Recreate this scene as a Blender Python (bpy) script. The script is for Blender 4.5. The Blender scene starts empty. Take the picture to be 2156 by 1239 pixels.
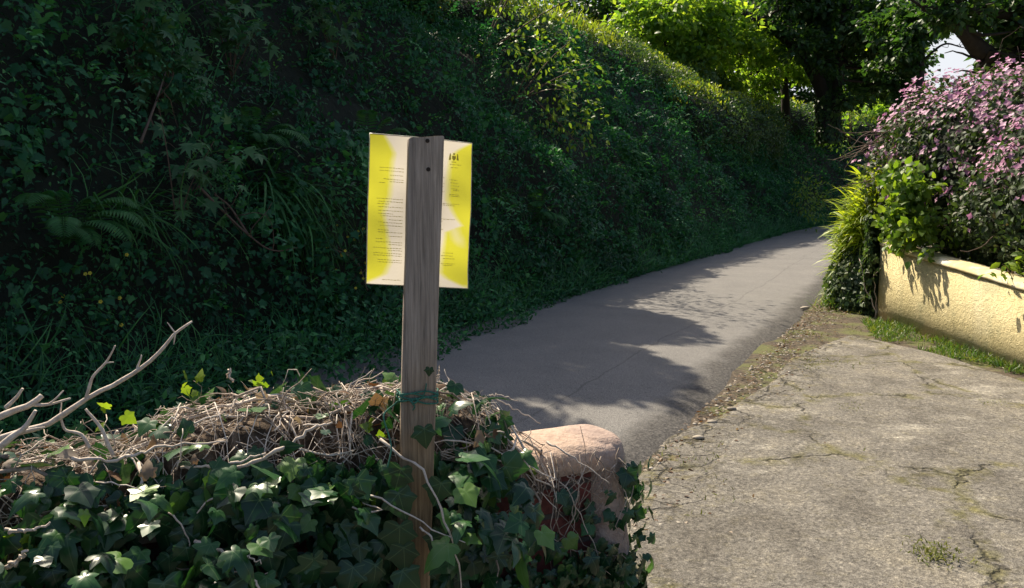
import bpy, math, random
import numpy as np
from mathutils import Vector

# ------------------------------------------------------------------ camera, sky, sun, exposure
S = bpy.context.scene
C = S.collection
F_PX, CX, CY = 1692.0, 1078.0, 619.5          # focal length and centre in pixels of the photograph
EYE = np.array([0.0, 0.0, 1.6])
PITCH = math.atan((CY - 480.0) / F_PX)
cam = bpy.data.cameras.new('camera')
cam.sensor_width = 36.0
cam.lens = 36.0 * F_PX / 2156.0
cam.clip_start, cam.clip_end = 0.05, 2000.0
co = bpy.data.objects.new('camera', cam)
C.objects.link(co)
co.location = EYE
co.rotation_euler = (math.pi / 2 - PITCH, 0, 0)
S.camera = co

SUN_AZ, SUN_EL = math.radians(-33), math.radians(51)
w = bpy.data.worlds.new('World')
S.world = w
w.use_nodes = True
nt = w.node_tree
sky = nt.nodes.new('ShaderNodeTexSky')
sky.sky_type = 'NISHITA'
sky.sun_disc = False
sky.sun_elevation = SUN_EL
sky.sun_rotation = SUN_AZ
sky.air_density = 1.0
sky.dust_density = 3.5
sky.ozone_density = 1.0
# white patch painted into the sky over the lane's end, where it overexposes
_tc = nt.nodes.new('ShaderNodeTexCoord')
_dp = nt.nodes.new('ShaderNodeVectorMath')
_dp.operation = 'DOT_PRODUCT'
nt.links.new(_tc.outputs['Generated'], _dp.inputs[0])
_dp.inputs[1].default_value = Vector((.56, 1.0, .22)).normalized()
_nz = nt.nodes.new('ShaderNodeTexNoise')
_nz.inputs['Scale'].default_value = 3.2
_nz.inputs['Detail'].default_value = 6
nt.links.new(_tc.outputs['Generated'], _nz.inputs['Vector'])
_ad = nt.nodes.new('ShaderNodeMath')
_ad.operation = 'MULTIPLY_ADD'
nt.links.new(_nz.outputs['Fac'], _ad.inputs[0])
_ad.inputs[1].default_value = .22
nt.links.new(_dp.outputs['Value'], _ad.inputs[2])
_mr = nt.nodes.new('ShaderNodeMapRange')
_mr.interpolation_type = 'SMOOTHSTEP'
_mr.inputs[1].default_value, _mr.inputs[2].default_value = .98, 1.09
nt.links.new(_ad.outputs[0], _mr.inputs[0])
_mx = nt.nodes.new('ShaderNodeMix')
_mx.data_type = 'RGBA'
nt.links.new(_mr.outputs[0], _mx.inputs[0])
nt.links.new(sky.outputs[0], _mx.inputs[6])
_mx.inputs[7].default_value = (5.2, 5.4, 5.7, 1)
nt.links.new(_mx.outputs[2], nt.nodes['Background'].inputs[0])
nt.nodes['Background'].inputs[1].default_value = 0.09
sl = bpy.data.lights.new('sun', 'SUN')
sl.energy = 4.8
sl.angle = math.radians(0.53)
sl.color = (1.0, 0.88, 0.69)
so = bpy.data.objects.new('sun', sl)
C.objects.link(so)
sd = Vector((math.sin(SUN_AZ) * math.cos(SUN_EL), math.cos(SUN_AZ) * math.cos(SUN_EL), math.sin(SUN_EL)))
so.rotation_euler = (-sd).to_track_quat('-Z', 'Y').to_euler()
so.location = (-10, 20, 30)
S.view_settings.view_transform = 'Standard'
S.view_settings.look = 'None'
S.view_settings.exposure = 0.9
S.view_settings.gamma = 1.0
S.cycles.max_bounces = 8
S.cycles.transmission_bounces = 6

rng = np.random.default_rng(11)
random.seed(5)


# ------------------------------------------------------------------ small maths
def at(px, py, Y):
    """world point seen at pixel (px,py) of the photograph, Y metres ahead"""
    u, v = (px - CX) / F_PX, (CY - py) / F_PX
    c, s = math.cos(PITCH), math.sin(PITCH)
    y, z = c + v * s, -s + v * c
    k = Y / y
    return np.array([u * k, Y, 1.6 + z * k])


def vhash(ix, iy, iz, seed):
    h = (ix * 374761393 + iy * 668265263 + iz * 2147483647 + seed * 974711) & 0xffffffff
    h = ((h ^ (h >> 13)) * 1274126177) & 0xffffffff
    return ((h ^ (h >> 16)) & 0xffff) / 65535.0


def noise3(P, scale=1.0, seed=0, octaves=1):
    P = np.asarray(P, float) * scale
    out, amp, tot = 0.0, 1.0, 0.0
    for o in range(octaves):
        i = np.floor(P).astype(np.int64)
        f = P - i
        f = f * f * (3 - 2 * f)
        r = 0
        for dx in (0, 1):
            for dy in (0, 1):
                for dz in (0, 1):
                    wgt = (f[..., 0] if dx else 1 - f[..., 0]) * (f[..., 1] if dy else 1 - f[..., 1]) * (f[..., 2] if dz else 1 - f[..., 2])
                    r = r + wgt * vhash(i[..., 0] + dx, i[..., 1] + dy, i[..., 2] + dz, seed + o * 17)
        out = out + amp * (r * 2 - 1)
        tot += amp
        amp *= 0.5
        P = P * 2.03 + 11.3
    return out / tot


def unit(a):
    a = np.asarray(a, float)
    return a / np.maximum(np.linalg.norm(a, axis=-1, keepdims=True), 1e-9)


def rdir(n):
    return unit(rng.normal(size=(n, 3)))


# ------------------------------------------------------------------ mesh helpers
class MB:
    """collects vertices, faces and per-vertex values; build() links them as ONE mesh object"""
    def __init__(self):
        self.V, self.F, self.R, self.U, self.n = [], [], [], [], 0

    def add(self, V, F, rnd=0.5, uv=None):
        V = np.asarray(V, float)
        self.V.append(V)
        for f in (F if isinstance(F, list) else [F]):
            self.F.append(np.asarray(f, np.int64) + self.n)
        self.R.append(np.broadcast_to(np.asarray(rnd, float), (len(V),)))
        self.U.append(np.zeros((len(V), 3)) if uv is None else np.asarray(uv, float))
        self.n += len(V)

    def build(self, name, mat, parent=None, smooth=True):
        V = np.concatenate(self.V)
        m = bpy.data.meshes.new(name)
        lt = np.concatenate([np.full(len(f), f.shape[1]) for f in self.F])
        lv = np.concatenate([f.ravel() for f in self.F])
        ls = np.concatenate([[0], np.cumsum(lt)[:-1]])
        m.vertices.add(len(V))
        m.vertices.foreach_set('co', V.astype(np.float32).ravel())
        m.loops.add(len(lv))
        m.loops.foreach_set('vertex_index', lv.astype(np.int32))
        m.polygons.add(len(lt))
        m.polygons.foreach_set('loop_start', ls.astype(np.int32))
        m.polygons.foreach_set('loop_total', lt.astype(np.int32))
        a = m.attributes.new('rnd', 'FLOAT', 'POINT')
        a.data.foreach_set('value', np.concatenate(self.R).astype(np.float32))
        a = m.attributes.new('luv', 'FLOAT_VECTOR', 'POINT')
        a.data.foreach_set('vector', np.concatenate(self.U).astype(np.float32).ravel())
        m.update(calc_edges=True)
        m.validate()
        if smooth:
            m.polygons.foreach_set('use_smooth', np.ones(len(m.polygons), bool))
        m.materials.append(mat)
        o = bpy.data.objects.new(name, m)
        C.objects.link(o)
        if parent is not None:
            o.parent = parent
            root = parent if parent.parent is None else parent.parent
            # vertices are given in world space: shift them into the thing's frame
            m.vertices.foreach_set('co', (V - np.array(root.location)).astype(np.float32).ravel())
            o.matrix_parent_inverse.identity()
            m.update()
        return o


def thing(name, label, cat, loc=(0, 0, 0), group=None):
    o = bpy.data.objects.new(name, None)
    C.objects.link(o)
    o.empty_display_size = 0.2
    o.location = [float(q) for q in loc]
    o['label'] = label
    o['category'] = cat
    if group:
        o['group'] = group
    return o


def tag(o, label=None, cat=None, group=None, kind=None):
    if label: o['label'] = label
    if cat: o['category'] = cat
    if group: o['group'] = group
    if kind: o['kind'] = kind
    return o


def tube(mb, P, r, sides=5, rnd=0.5):
    P = np.asarray(P, float)
    n = len(P)
    r = np.broadcast_to(np.asarray(r, float), (n,))
    T = unit(np.gradient(P, axis=0))
    a = np.array([0, 0, 1.0]) if abs(T[0, 2]) < 0.9 else np.array([1.0, 0, 0])
    A = unit(np.cross(T, a))
    for k in range(1, n):                        # keep the frame from flipping
        q = A[k - 1] - T[k] * np.dot(A[k - 1], T[k])
        A[k] = unit(q)
    B = np.cross(T, A)
    ang = np.linspace(0, 2 * math.pi, sides, endpoint=False)
    V = P[:, None] + r[:, None, None] * (np.cos(ang)[None, :, None] * A[:, None] + np.sin(ang)[None, :, None] * B[:, None])
    V = V.reshape(-1, 3)
    i = np.arange(n - 1)[:, None] * sides
    j = np.arange(sides)[None]
    j2 = (j + 1) % sides
    Fq = np.stack([i + j, i + j2, i + sides + j2, i + sides + j], -1).reshape(-1, 4)
    capA = np.arange(sides)[::-1][None]
    capB = (np.arange(sides) + (n - 1) * sides)[None]
    mb.add(V, [Fq, capA, capB], rnd)


def wander(p0, d0, length, n=10, wob=0.25, grav=0.0):
    p, d = np.array(p0, float), unit(np.array(d0, float))
    P = [p.copy()]
    for k in range(n - 1):
        d = unit(d + rng.normal(size=3) * wob + np.array([0, 0, -grav]))
        p = p + d * length / (n - 1)
        P.append(p.copy())
    return np.array(P)


def spline(pts, n=24):
    pts = np.asarray(pts, float)
    k = len(pts)
    Pp = np.vstack([2 * pts[0] - pts[1], pts, 2 * pts[-1] - pts[-2]])
    t = np.linspace(0, k - 1 - 1e-6, n)
    i = t.astype(int)
    f = (t - i)[:, None]
    a, b, c, d = Pp[i], Pp[i + 1], Pp[i + 2], Pp[i + 3]
    return 0.5 * (2 * b + (c - a) * f + (2 * a - 5 * b + 4 * c - d) * f ** 2 + (3 * b - a - 3 * c + d) * f ** 3)


# leaf templates: x across, y along, z out of the face
def fan(outline, c):
    V = np.vstack([[c], outline])
    n = len(outline)
    i = np.arange(n)
    return V, np.stack([np.zeros(n, int), 1 + i, 1 + (i + 1) % n], -1)


LEAF2 = (np.array([[0, 0, 0], [-.27, .45, .09], [.27, .45, .09], [0, 1, -.05]]), np.array([[0, 3, 1], [0, 2, 3]]))
LEAF6 = (np.array([[0, 0, 0], [-.22, .27, .07], [.22, .27, .07], [-.21, .6, .05], [.21, .6, .05], [0, 1, -.14], [0, .32, 0], [0, .66, -.01]]),
         [np.array([[0, 6, 1], [0, 2, 6], [3, 7, 5], [7, 4, 5]]), np.array([[1, 6, 7, 3], [6, 2, 4, 7]])])
_h = [(.18, -.12, .02), (.42, -.06, -.05), (.40, .14, .04), (.55, .36, -.06), (.33, .5, .04)]
_out = [(0, 0, 0)] + _h + [(0, 1, -.12)] + [(-x, y, z) for x, y, z in _h[::-1]]
IVY = fan(np.array(_out), (0, .22, 0))


def ivy_fine(depth=1.0, cen=1.0, skew=0.0, droop=.30):
    """a lobed leaf with soft sinuses, a raised midrib and drooping tips"""
    def q(x, y, k):                              # k: how far a sinus is cut in
        f = 1 - k * depth
        return (x * f, .2 + (y - .2) * f)
    h = [(.0, .02), (.09, -.08), (.22, -.14), (.38, -.10), q(.45, .02, .06), q(.47, .12, .14), (.50, .22), (.60, .35), q(.50, .43, .06), q(.42, .52, .14), (.29, .64 * cen), (.15, .83 * cen), (0, 1.02 * cen)]
    pts = np.array(h + [(-x, y) for x, y in h[-2:0:-1]])
    pts[:, 0] *= 1 + skew * np.sign(pts[:, 0])
    ring0 = np.column_stack([pts, np.zeros(len(pts))])
    c = np.array([0, .2, 0])
    rings = []
    for s in (1.0, .62, .3):
        r = c + (ring0 - c) * s
        rad = np.linalg.norm(r - c, axis=1)
        r[:, 2] = .05 * np.abs(r[:, 0]) * 2.2 - droop * rad ** 2.2 + .035 * np.sin(np.arctan2(r[:, 1] - .2, r[:, 0]) * 5) * rad
        rings.append(r)
    V = np.vstack([[c]] + rings)
    n = len(pts)
    i = np.arange(n)
    j = (i + 1) % n
    q_ = [np.stack([1 + a * n + i, 1 + a * n + j, 1 + (a + 1) * n + j, 1 + (a + 1) * n + i], -1) for a in (0, 1)]
    t = np.stack([1 + 2 * n + i, 1 + 2 * n + j, np.zeros(n, int)], -1)
    return V, [np.vstack(q_), t]


IVY_KINDS = [ivy_fine(.8, 1.0, .10, .30), ivy_fine(1.6, 1.08, -.14, .6), ivy_fine(.1, .88, .06, .2), ivy_fine(1.2, .95, -.06, .05), ivy_fine(2.2, 1.22, .16, .75), ivy_fine(-.5, .95, -.1, .45)]


def scatter_ivy(mb, P, D, N_, size, rnd):
    kind = rng.integers(0, len(IVY_KINDS), len(P))
    size, rnd = np.broadcast_to(size, (len(P),)), np.broadcast_to(rnd, (len(P),))
    D, N_ = np.broadcast_to(D, P.shape), np.broadcast_to(N_, P.shape)
    for k, tm in enumerate(IVY_KINDS):
        q = kind == k
        if q.any():
            scatter(mb, tm, P[q], D[q], N_[q], size[q], rnd[q], rng.uniform(.9, 1.08))


IVYF = IVY_KINDS[0]
_a = np.radians([-20, 8, 30, 50, 68, 90])
_o = [(0, 0, 0)]
for k, (a, r) in enumerate([(-25, .42), (2, .22), (18, .62), (38, .3), (52, .78), (70, .38), (90, 1.0)]):
    _o.append((r * math.cos(math.radians(a)), .2 + r * .8 * math.sin(math.radians(a)), -.08 * r if k % 2 == 0 else .04))
_o = _o + [(-x, y, z) for x, y, z in _o[-2:0:-1]]
SYC = fan(np.array(_o), (0, .2, 0))


def blade(n=5, bend=0.6, wid=.03):
    s = np.linspace(0, 1, n)
    yy = s - bend * .25 * s ** 3
    zz = -bend * .6 * s ** 2.4
    ww = wid * (1 - s ** 1.8) + .001
    V = np.concatenate([np.column_stack([-ww, yy, zz]), np.column_stack([ww, yy, zz])])
    i = np.arange(n - 1)
    return V, np.stack([i, i + n, i + n + 1, i + 1], -1)


def scatter(mb, tmpl, P, D, N, size, rnd=None, wx=1.0):
    """copies of a leaf at P pointing along D with faces turned to N"""
    T, Fc = tmpl
    n = len(P)
    D = unit(D)
    N = N - D * np.sum(N * D, -1, keepdims=True)
    N = unit(N)
    X = np.cross(D, N)
    size = np.broadcast_to(np.asarray(size, float), (n,))[:, None, None]
    V = P[:, None] + size * (wx * T[None, :, 0:1] * X[:, None] + T[None, :, 1:2] * D[:, None] + T[None, :, 2:3] * N[:, None])
    k = len(T)
    off = (np.arange(n) * k)[:, None, None]
    fl = Fc if isinstance(Fc, list) else [Fc]
    FF = [(f[None] + off).reshape(-1, f.shape[1]) for f in fl]
    if rnd is None: rnd = rng.random(n)
    mb.add(V.reshape(-1, 3), FF, np.repeat(rnd, k), np.tile(T, (n, 1)))


# ------------------------------------------------------------------ materials
def nodes(name):
    m = bpy.data.materials.new(name)
    m.use_nodes = True
    return m, m.node_tree, m.node_tree.nodes, m.node_tree.links


def N(t, typ, **kw):
    n = t.nodes.new(typ)
    for k, v in kw.items():
        if k.startswith('_'):
            setattr(n, k[1:], v)
        else:
            n.inputs[k.replace('__', ' ')].default_value = v
    return n


def ramp(t, fac, stops):
    r = t.nodes.new('ShaderNodeValToRGB')
    e = r.color_ramp.elements
    while len(e) < len(stops): e.new(0.5)
    for q, (p, c) in zip(e, stops):
        q.position = p
        q.color = (*c, 1) if len(c) == 3 else c
    t.links.new(fac, r.inputs[0])
    return r.outputs[0]


def mixc(t, fac, a, b, mode='MIX'):
    m = t.nodes.new('ShaderNodeMix')
    m.data_type = 'RGBA'
    m.blend_type = mode
    for sck, v in ((m.inputs[0], fac), (m.inputs[6], a), (m.inputs[7], b)):
        if hasattr(v, 'is_output'): t.links.new(v, sck)
        elif isinstance(v, (int, float)): sck.default_value = v
        else: sck.default_value = (*v, 1)
    return m.outputs[2]


def math_(t, op, a, b=None, clamp=False):
    m = t.nodes.new('ShaderNodeMath')
    m.operation = op
    m.use_clamp = clamp
    for k, v in enumerate((a, b)):
        if v is None: continue
        if hasattr(v, 'is_output'): t.links.new(v, m.inputs[k])
        else: m.inputs[k].default_value = v
    return m.outputs[0]


def noise(t, scale, detail=4, rough=.55, vec=None, dist=0.0):
    n = N(t, 'ShaderNodeTexNoise', Scale=scale, Detail=detail, Roughness=rough, Distortion=dist)
    if vec is not None: t.links.new(vec, n.inputs['Vector'])
    return n.outputs['Fac']


def objco(t, scale=(1, 1, 1), rot=(0, 0, 0)):
    tc = t.nodes.new('ShaderNodeTexCoord')
    mp = t.nodes.new('ShaderNodeMapping')
    mp.inputs['Scale'].default_value = scale
    mp.inputs['Rotation'].default_value = rot
    t.links.new(tc.outputs['Object'], mp.inputs['Vector'])
    return mp.outputs[0]


def attr(t, name, out='Fac'):
    a = t.nodes.new('ShaderNodeAttribute')
    a.attribute_name = name
    return a.outputs[out]


def bump(t, h, dist=.01, strength=1.0):
    b = N(t, 'ShaderNodeBump', Strength=strength, Distance=dist)
    t.links.new(h, b.inputs['Height'])
    return b.outputs[0]


def leafmat(name, stops, trans=.4, tcol=None, rough=.45, spec=.5, veins=False, mottle=.25):
    m, t, ns, ls = nodes(name)
    col = ramp(t, attr(t, 'rnd'), stops)
    nz = noise(t, 9.0, 3, .6, objco(t))
    col = mixc(t, 1.0, col, ramp(t, nz, [(.3, (1 - mottle,) * 3), (.7, (1 + mottle * .0 + .0,) * 3)]), 'MULTIPLY')
    if veins:
        sp = t.nodes.new('ShaderNodeSeparateXYZ')
        ls.new(attr(t, 'luv', 'Vector'), sp.inputs[0])
        x, y = math_(t, 'ABSOLUTE', sp.outputs[0]), sp.outputs[1]
        best = None
        for ang in (90, 33, -22):
            ca, sa = math.cos(math.radians(ang)), math.sin(math.radians(ang))
            d = math_(t, 'ABSOLUTE', math_(t, 'SUBTRACT', math_(t, 'MULTIPLY', x, sa), math_(t, 'MULTIPLY', math_(t, 'SUBTRACT', y, .06), ca)))
            best = d if best is None else math_(t, 'MINIMUM', best, d)
        v = ramp(t, best, [(.0, (1, 1, 1)), (.02, (0, 0, 0))])
        col = mixc(t, math_(t, 'MULTIPLY', v, .42), col, (.14, .22, .10))
    p = N(t, 'ShaderNodeBsdfPrincipled', Roughness=rough)
    p.inputs['Specular IOR Level'].default_value = spec
    if veins:                                    # waxy skin
        p.inputs['Coat Weight'].default_value = .2
        p.inputs['Coat Roughness'].default_value = .24
    ls.new(col, p.inputs['Base Color'])
    tr = t.nodes.new('ShaderNodeBsdfTranslucent')
    tc = mixc(t, 1.0, col, tcol or (1.5, 1.6, .6), 'MULTIPLY')
    ls.new(tc, tr.inputs[0])
    mx = t.nodes.new('ShaderNodeMixShader')
    mx.inputs[0].default_value = trans
    ls.new(p.outputs[0], mx.inputs[1])
    ls.new(tr.outputs[0], mx.inputs[2])
    ls.new(mx.outputs[0], ns['Material Output'].inputs[0])
    ns.remove(ns['Principled BSDF'])
    return m


def plain(name, stops, rough=.8, scale=20, bumpd=.003, stretch=(1, 1, 1), spec=.3):
    """noise-mottled surface; the value picks from the stops together with the per-piece rnd"""
    m, t, ns, ls = nodes(name)
    nz = noise(t, scale, 6, .6, objco(t, stretch))
    f = math_(t, 'ADD', math_(t, 'MULTIPLY', nz, .55), math_(t, 'MULTIPLY', attr(t, 'rnd'), .45))
    p = ns['Principled BSDF']
    p.inputs['Roughness'].default_value = rough
    p.inputs['Specular IOR Level'].default_value = spec
    ls.new(ramp(t, f, stops), p.inputs['Base Color'])
    ls.new(bump(t, nz, bumpd), p.inputs['Normal'])
    return m


G = lambda r, g, b: (r, g, b)
M = {}
M['bank_leaf'] = leafmat('bank leaves', [(0, G(0.0126, 0.07072, 0.03315)), (.45, G(0.027, 0.1326, 0.05355)), (.8, G(0.054, 0.221, 0.06885)), (1, G(0.108, 0.3094, 0.08925))], .28, rough=.55, spec=.3)
M['bank_syc'] = leafmat('sycamore sapling leaves', [(0, G(0.042, 0.1219, 0.04875)), (1, G(0.1008, 0.2156, 0.078))], .25, rough=.55, spec=.3)
M['fern'] = leafmat('fern and grass', [(0, G(0.0252, 0.1125, 0.0336)), (1, G(0.0756, 0.225, 0.0588))], .3, rough=.6, spec=.3)
M['hedge'] = leafmat('hedge leaves', [(0, G(0.0275, 0.06864, 0.022)), (.5, G(0.05775, 0.1216, 0.033)), (1, G(0.1169, 0.1859, 0.044))], .35, (1.6, 1.6, .7), rough=.45)
M['hedge_tip'] = leafmat('sunlit hedge tips', [(0, G(.12, .20, .025)), (1, G(.24, .28, .04))], .55, (1.9, 1.8, .7), rough=.5)  # ridge tips; their bright yellow-green also paints in the sunlit rim
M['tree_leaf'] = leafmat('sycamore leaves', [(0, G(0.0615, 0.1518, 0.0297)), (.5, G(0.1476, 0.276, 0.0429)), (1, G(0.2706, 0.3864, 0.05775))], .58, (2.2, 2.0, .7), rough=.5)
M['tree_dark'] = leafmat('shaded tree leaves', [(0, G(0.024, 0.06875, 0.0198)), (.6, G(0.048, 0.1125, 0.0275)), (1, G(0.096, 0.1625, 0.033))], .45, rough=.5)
M['ivy'] = leafmat('ivy leaves', [(0, G(0.00528, 0.02808, 0.01235)), (.5, G(0.01373, 0.06084, 0.02223)), (.8, G(0.03696, 0.117, 0.03211)), (1, G(0.1056, 0.2106, 0.03705))], .2, rough=.33, spec=.35, veins=True)
M['ivy_young'] = leafmat('young ivy leaves', [(0, G(.12, .22, .02)), (1, G(.22, .30, .03))], .45, rough=.4)
M['ivy_small'] = leafmat('small ivy leaves', [(0, G(.03, .065, .025)), (.6, G(.065, .12, .04)), (1, G(.15, .19, .09))], .3, rough=.5)
M['dry_leaf'] = leafmat('dry leaves', [(0, G(.07, .035, .018)), (.4, G(.17, .085, .035)), (.6, G(.24, .17, .11)), (1, G(.42, .36, .29))], .25, (1.2, 1, .6), rough=.7)
M['strap'] = leafmat('strap leaves', [(0, G(0.184, 0.299, 0.02)), (1, G(0.391, 0.46, 0.045))], .5, (1.9, 1.8, .7), rough=.45)
M['bright_leaf'] = leafmat('bright shrub leaves', [(0, G(.07, .16, .02)), (1, G(.20, .30, .035))], .5, (1.9, 1.8, .7), rough=.5)
M['clem_leaf'] = leafmat('clematis leaves', [(0, G(0.02975, 0.0475, 0.02)), (.5, G(0.0425, 0.08075, 0.024)), (.8, G(0.068, 0.1045, 0.032)), (1, G(0.0935, 0.076, 0.048))], .3, rough=.6)
M['petal'] = leafmat('pink petals', [(0, G(0.383, 0.1425, 0.2785)), (.5, G(0.532, 0.2565, 0.4177)), (1, G(0.7022, 0.437, 0.5891))], .35, (1.1, 1, 1.1), rough=.6, mottle=.1)
M['buttercup'] = leafmat('yellow petals', [(0, G(.6, .48, .02)), (1, G(.75, .62, .04))], .3, (1.1, 1, .6), rough=.4, mottle=.05)
M['grass'] = leafmat('grass', [(0, G(.05, .12, .02)), (.6, G(.10, .18, .03)), (1, G(.22, .22, .06))], .4, rough=.5)
M['moss'] = leafmat('moss', [(0, G(.10, .13, .02)), (1, G(.20, .20, .04))], .2, rough=.8)
M['stem'] = plain('bleached stems', [(.2, G(.10, .07, .05)), (.42, G(.38, .305, .245)), (.66, G(.66, .58, .50))], .85, 90, .002)
M['bark'] = plain('bark', [(.25, G(.014, .012, .010)), (.55, G(.036, .03, .024)), (.8, G(.07, .06, .047))], .9, 7, .03, (1, 1, .25))
M['twig'] = plain('twigs', [(.2, G(.06, .04, .03)), (.8, G(.17, .12, .09))], .85, 30, .002)
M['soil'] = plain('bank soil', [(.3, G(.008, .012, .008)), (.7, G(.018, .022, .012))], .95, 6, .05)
M['stone'] = plain('stones', [(.2, G(.20, .17, .13)), (.5, G(.36, .32, .26)), (.85, G(.5, .46, .4))], .85, 25, .004)


# ------------------------------------------------------------------ layout: the lane, its bank, the drive
def g(y):
    return 0.05 * np.asarray(y, float)


_t = np.arange(-40, 120.01, 0.25)
_th = np.radians(28.0 + np.clip((_t - 22) * 1.3, 0, 30))
_dx, _dy = np.sin(_th) * .25, np.cos(_th) * .25
_i0 = int(np.argmin(abs(_t)))
LX = np.cumsum(_dx) - np.cumsum(_dx)[_i0] - .80
LY = np.cumsum(_dy) - np.cumsum(_dy)[_i0] + 8.60


def along(t, i):
    """point beside the lane's left edge: t metres along it, i metres into the bank (negative: over the road)"""
    t = np.asarray(t, float)
    th = np.interp(t, _t, _th)
    x = np.interp(t, _t, LX) - np.cos(th) * i
    y = np.interp(t, _t, LY) + np.sin(th) * i
    return x, y


ROAD_W = 3.30


def bank_h(t, i):
    h = np.interp(i, [-.3, 0, .2, .6, 1.2, 2.0, 2.7, 3.3, 5, 10, 25, 60], [-.1, .0, .35, 1.25, 2.5, 3.75, 4.4, 4.65, 5.0, 6.6, 12, 18])
    far = np.clip((np.asarray(t, float) - 12) / 22, 0, 1)
    return h * (1 - .16 * far)


def sheet(xs, name, mat, fn, kind='structure'):
    """grid mesh: xs = (us, vs), fn(u, v) -> x, y, z, rnd"""
    us, vs = xs
    U, Vv = np.meshgrid(us, vs, indexing='ij')
    x, y, z, r = fn(U, Vv)
    P = np.stack([x, y, z], -1).reshape(-1, 3)
    nu, nv = len(us), len(vs)
    i = np.arange(nu - 1)[:, None] * nv
    j = np.arange(nv - 1)[None]
    Fq = np.stack([i + j, i + nv + j, i + nv + j + 1, i + j + 1], -1).reshape(-1, 4)
    mb = MB()
    mb.add(P, Fq, np.broadcast_to(r, U.shape).ravel(), np.stack([U, Vv, 0 * U], -1).reshape(-1, 3))
    o = mb.build(name, mat)
    if kind: o['kind'] = kind
    return o


# ground: one wide sheet under everything
m, t, ns, ls = nodes('ground soil')
p = ns['Principled BSDF']
p.inputs['Roughness'].default_value = .95
n1 = noise(t, 1.2, 6, .65, objco(t))
ls.new(ramp(t, n1, [(.3, G(.05, .042, .028)), (.55, G(.09, .075, .05)), (.7, G(.06, .08, .03))]), p.inputs['Base Color'])
ls.new(bump(t, n1, .03), p.inputs['Normal'])
M['ground'] = m
sheet((np.concatenate([np.linspace(-400, -12, 12), np.linspace(-10, 22, 33), np.linspace(26, 400, 12)]),
       np.concatenate([np.linspace(-60, -4, 6), np.linspace(-3, 45, 49), np.linspace(50, 600, 12)])),
      'ground', M['ground'], lambda x, y: (x, y, g(np.minimum(y, 90)) - .035, .5))

# the lane's tarmac
m, t, ns, ls = nodes('worn tarmac')
p = ns['Principled BSDF']
p.inputs['Roughness'].default_value = .85
p.inputs['Specular IOR Level'].default_value = .3
oc = objco(t)
fine = noise(t, 130, 3, .7, oc)
mid = noise(t, 1.6, 7, .68, oc)
col = ramp(t, mid, [(.3, G(.070, .072, .073)), (.5, G(.115, .115, .112)), (.7, G(.165, .160, .150))])
col = mixc(t, .55, col, ramp(t, fine, [(.36, G(.03, .029, .028)), (.60, G(.34, .32, .30))]))
sp = t.nodes.new('ShaderNodeSeparateXYZ')
ls.new(attr(t, 'luv', 'Vector'), sp.inputs[0])           # x = metres along, y = metres across from the right edge
wob = math_(t, 'ADD', sp.outputs[1], math_(t, 'MULTIPLY', math_(t, 'SUBTRACT', noise(t, 3.5, 5, .65, oc), .5), .38))
edge = ramp(t, wob, [(.20, (1, 1, 1)), (.40, (0, 0, 0))])
rgh = ramp(t, noise(t, 38, 4, .7, oc), [(.4, G(.028, .026, .025)), (.66, G(.13, .12, .11))])
col = mixc(t, math_(t, 'MULTIPLY', edge, .8), col, rgh)
seam = math_(t, 'ABSOLUTE', math_(t, 'SUBTRACT', sp.outputs[1], math_(t, 'ADD', .86, math_(t, 'MULTIPLY', noise(t, 1.3, 4, .6, oc), .22))))
col = mixc(t, math_(t, 'MULTIPLY', ramp(t, seam, [(.0, (1, 1, 1)), (.016, (0, 0, 0))]), .45), col, G(.05, .047, .045))
ls.new(col, p.inputs['Base Color'])
ls.new(bump(t, math_(t, 'ADD', fine, math_(t, 'MULTIPLY', edge, math_(t, 'MULTIPLY', noise(t, 38, 4, .7, oc), 4.0))), .005), p.inputs['Normal'])
M['road'] = m


def road_fn(tt, f):
    # f = metres from the left edge
    wid = np.interp(tt, [-40, 5, 12, 60], [ROAD_W, ROAD_W, 2.95, 2.95])
    wv = noise3(np.stack([tt, 0 * tt, 0 * tt], -1), .9, 3, 3) * .10
    i = -(f / 3.3) * (wid + wv)
    x, y = along(tt, i)
    z = g(y) + .035 + .05 * np.sin(np.clip(f / 3.3, 0, 1) * math.pi) - np.clip((f - 3.05) / .25, 0, 1) ** 2 * .05
    return x, y, z, .5


us = np.concatenate([np.linspace(-40, -8, 33), np.arange(-7.8, 34, .2), np.linspace(35, 110, 50)])
vs = np.concatenate([np.linspace(0, 2.8, 20), np.linspace(2.85, 3.3, 10)])
ro = sheet((us, vs), 'road', M['road'], road_fn)
uv = np.stack([np.repeat(us, len(vs)), 3.3 - np.tile(vs, len(us)), np.zeros(len(us) * len(vs))], -1)
ro.data.attributes['luv'].data.foreach_set('vector', uv.astype(np.float32).ravel())

# the verge of grit and litter between lane and drive
m, t, ns, ls = nodes('verge grit')
p = ns['Principled BSDF']
p.inputs['Roughness'].default_value = .95
oc = objco(t)
v1 = noise(t, 22, 6, .75, oc)
v2 = noise(t, 3.0, 5, .6, oc)
col = ramp(t, v1, [(.3, G(.02, .016, .011)), (.5, G(.065, .048, .031)), (.62, G(.14, .105, .068)), (.75, G(.32, .26, .19))])
col = mixc(t, ramp(t, v2, [(.47, (0, 0, 0)), (.60, (1, 1, 1))]), col, mixc(t, v1, G(.05, .06, .02), G(.16, .16, .05)))
ls.new(col, p.inputs['Base Color'])
ls.new(bump(t, v1, .02), p.inputs['Normal'])
M['verge'] = m
sheet((np.concatenate([np.arange(-12, 14, .12), np.arange(14, 60, 1)]), np.linspace(3.18, 7.2, 40)), 'verge', M['verge'],
      lambda a, b: (*along(a, -b), g(along(a, -b)[1]) + .004 + .018 * noise3(np.stack([a, b, 0 * a], -1), 2.5, 4, 3), .5))

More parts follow.
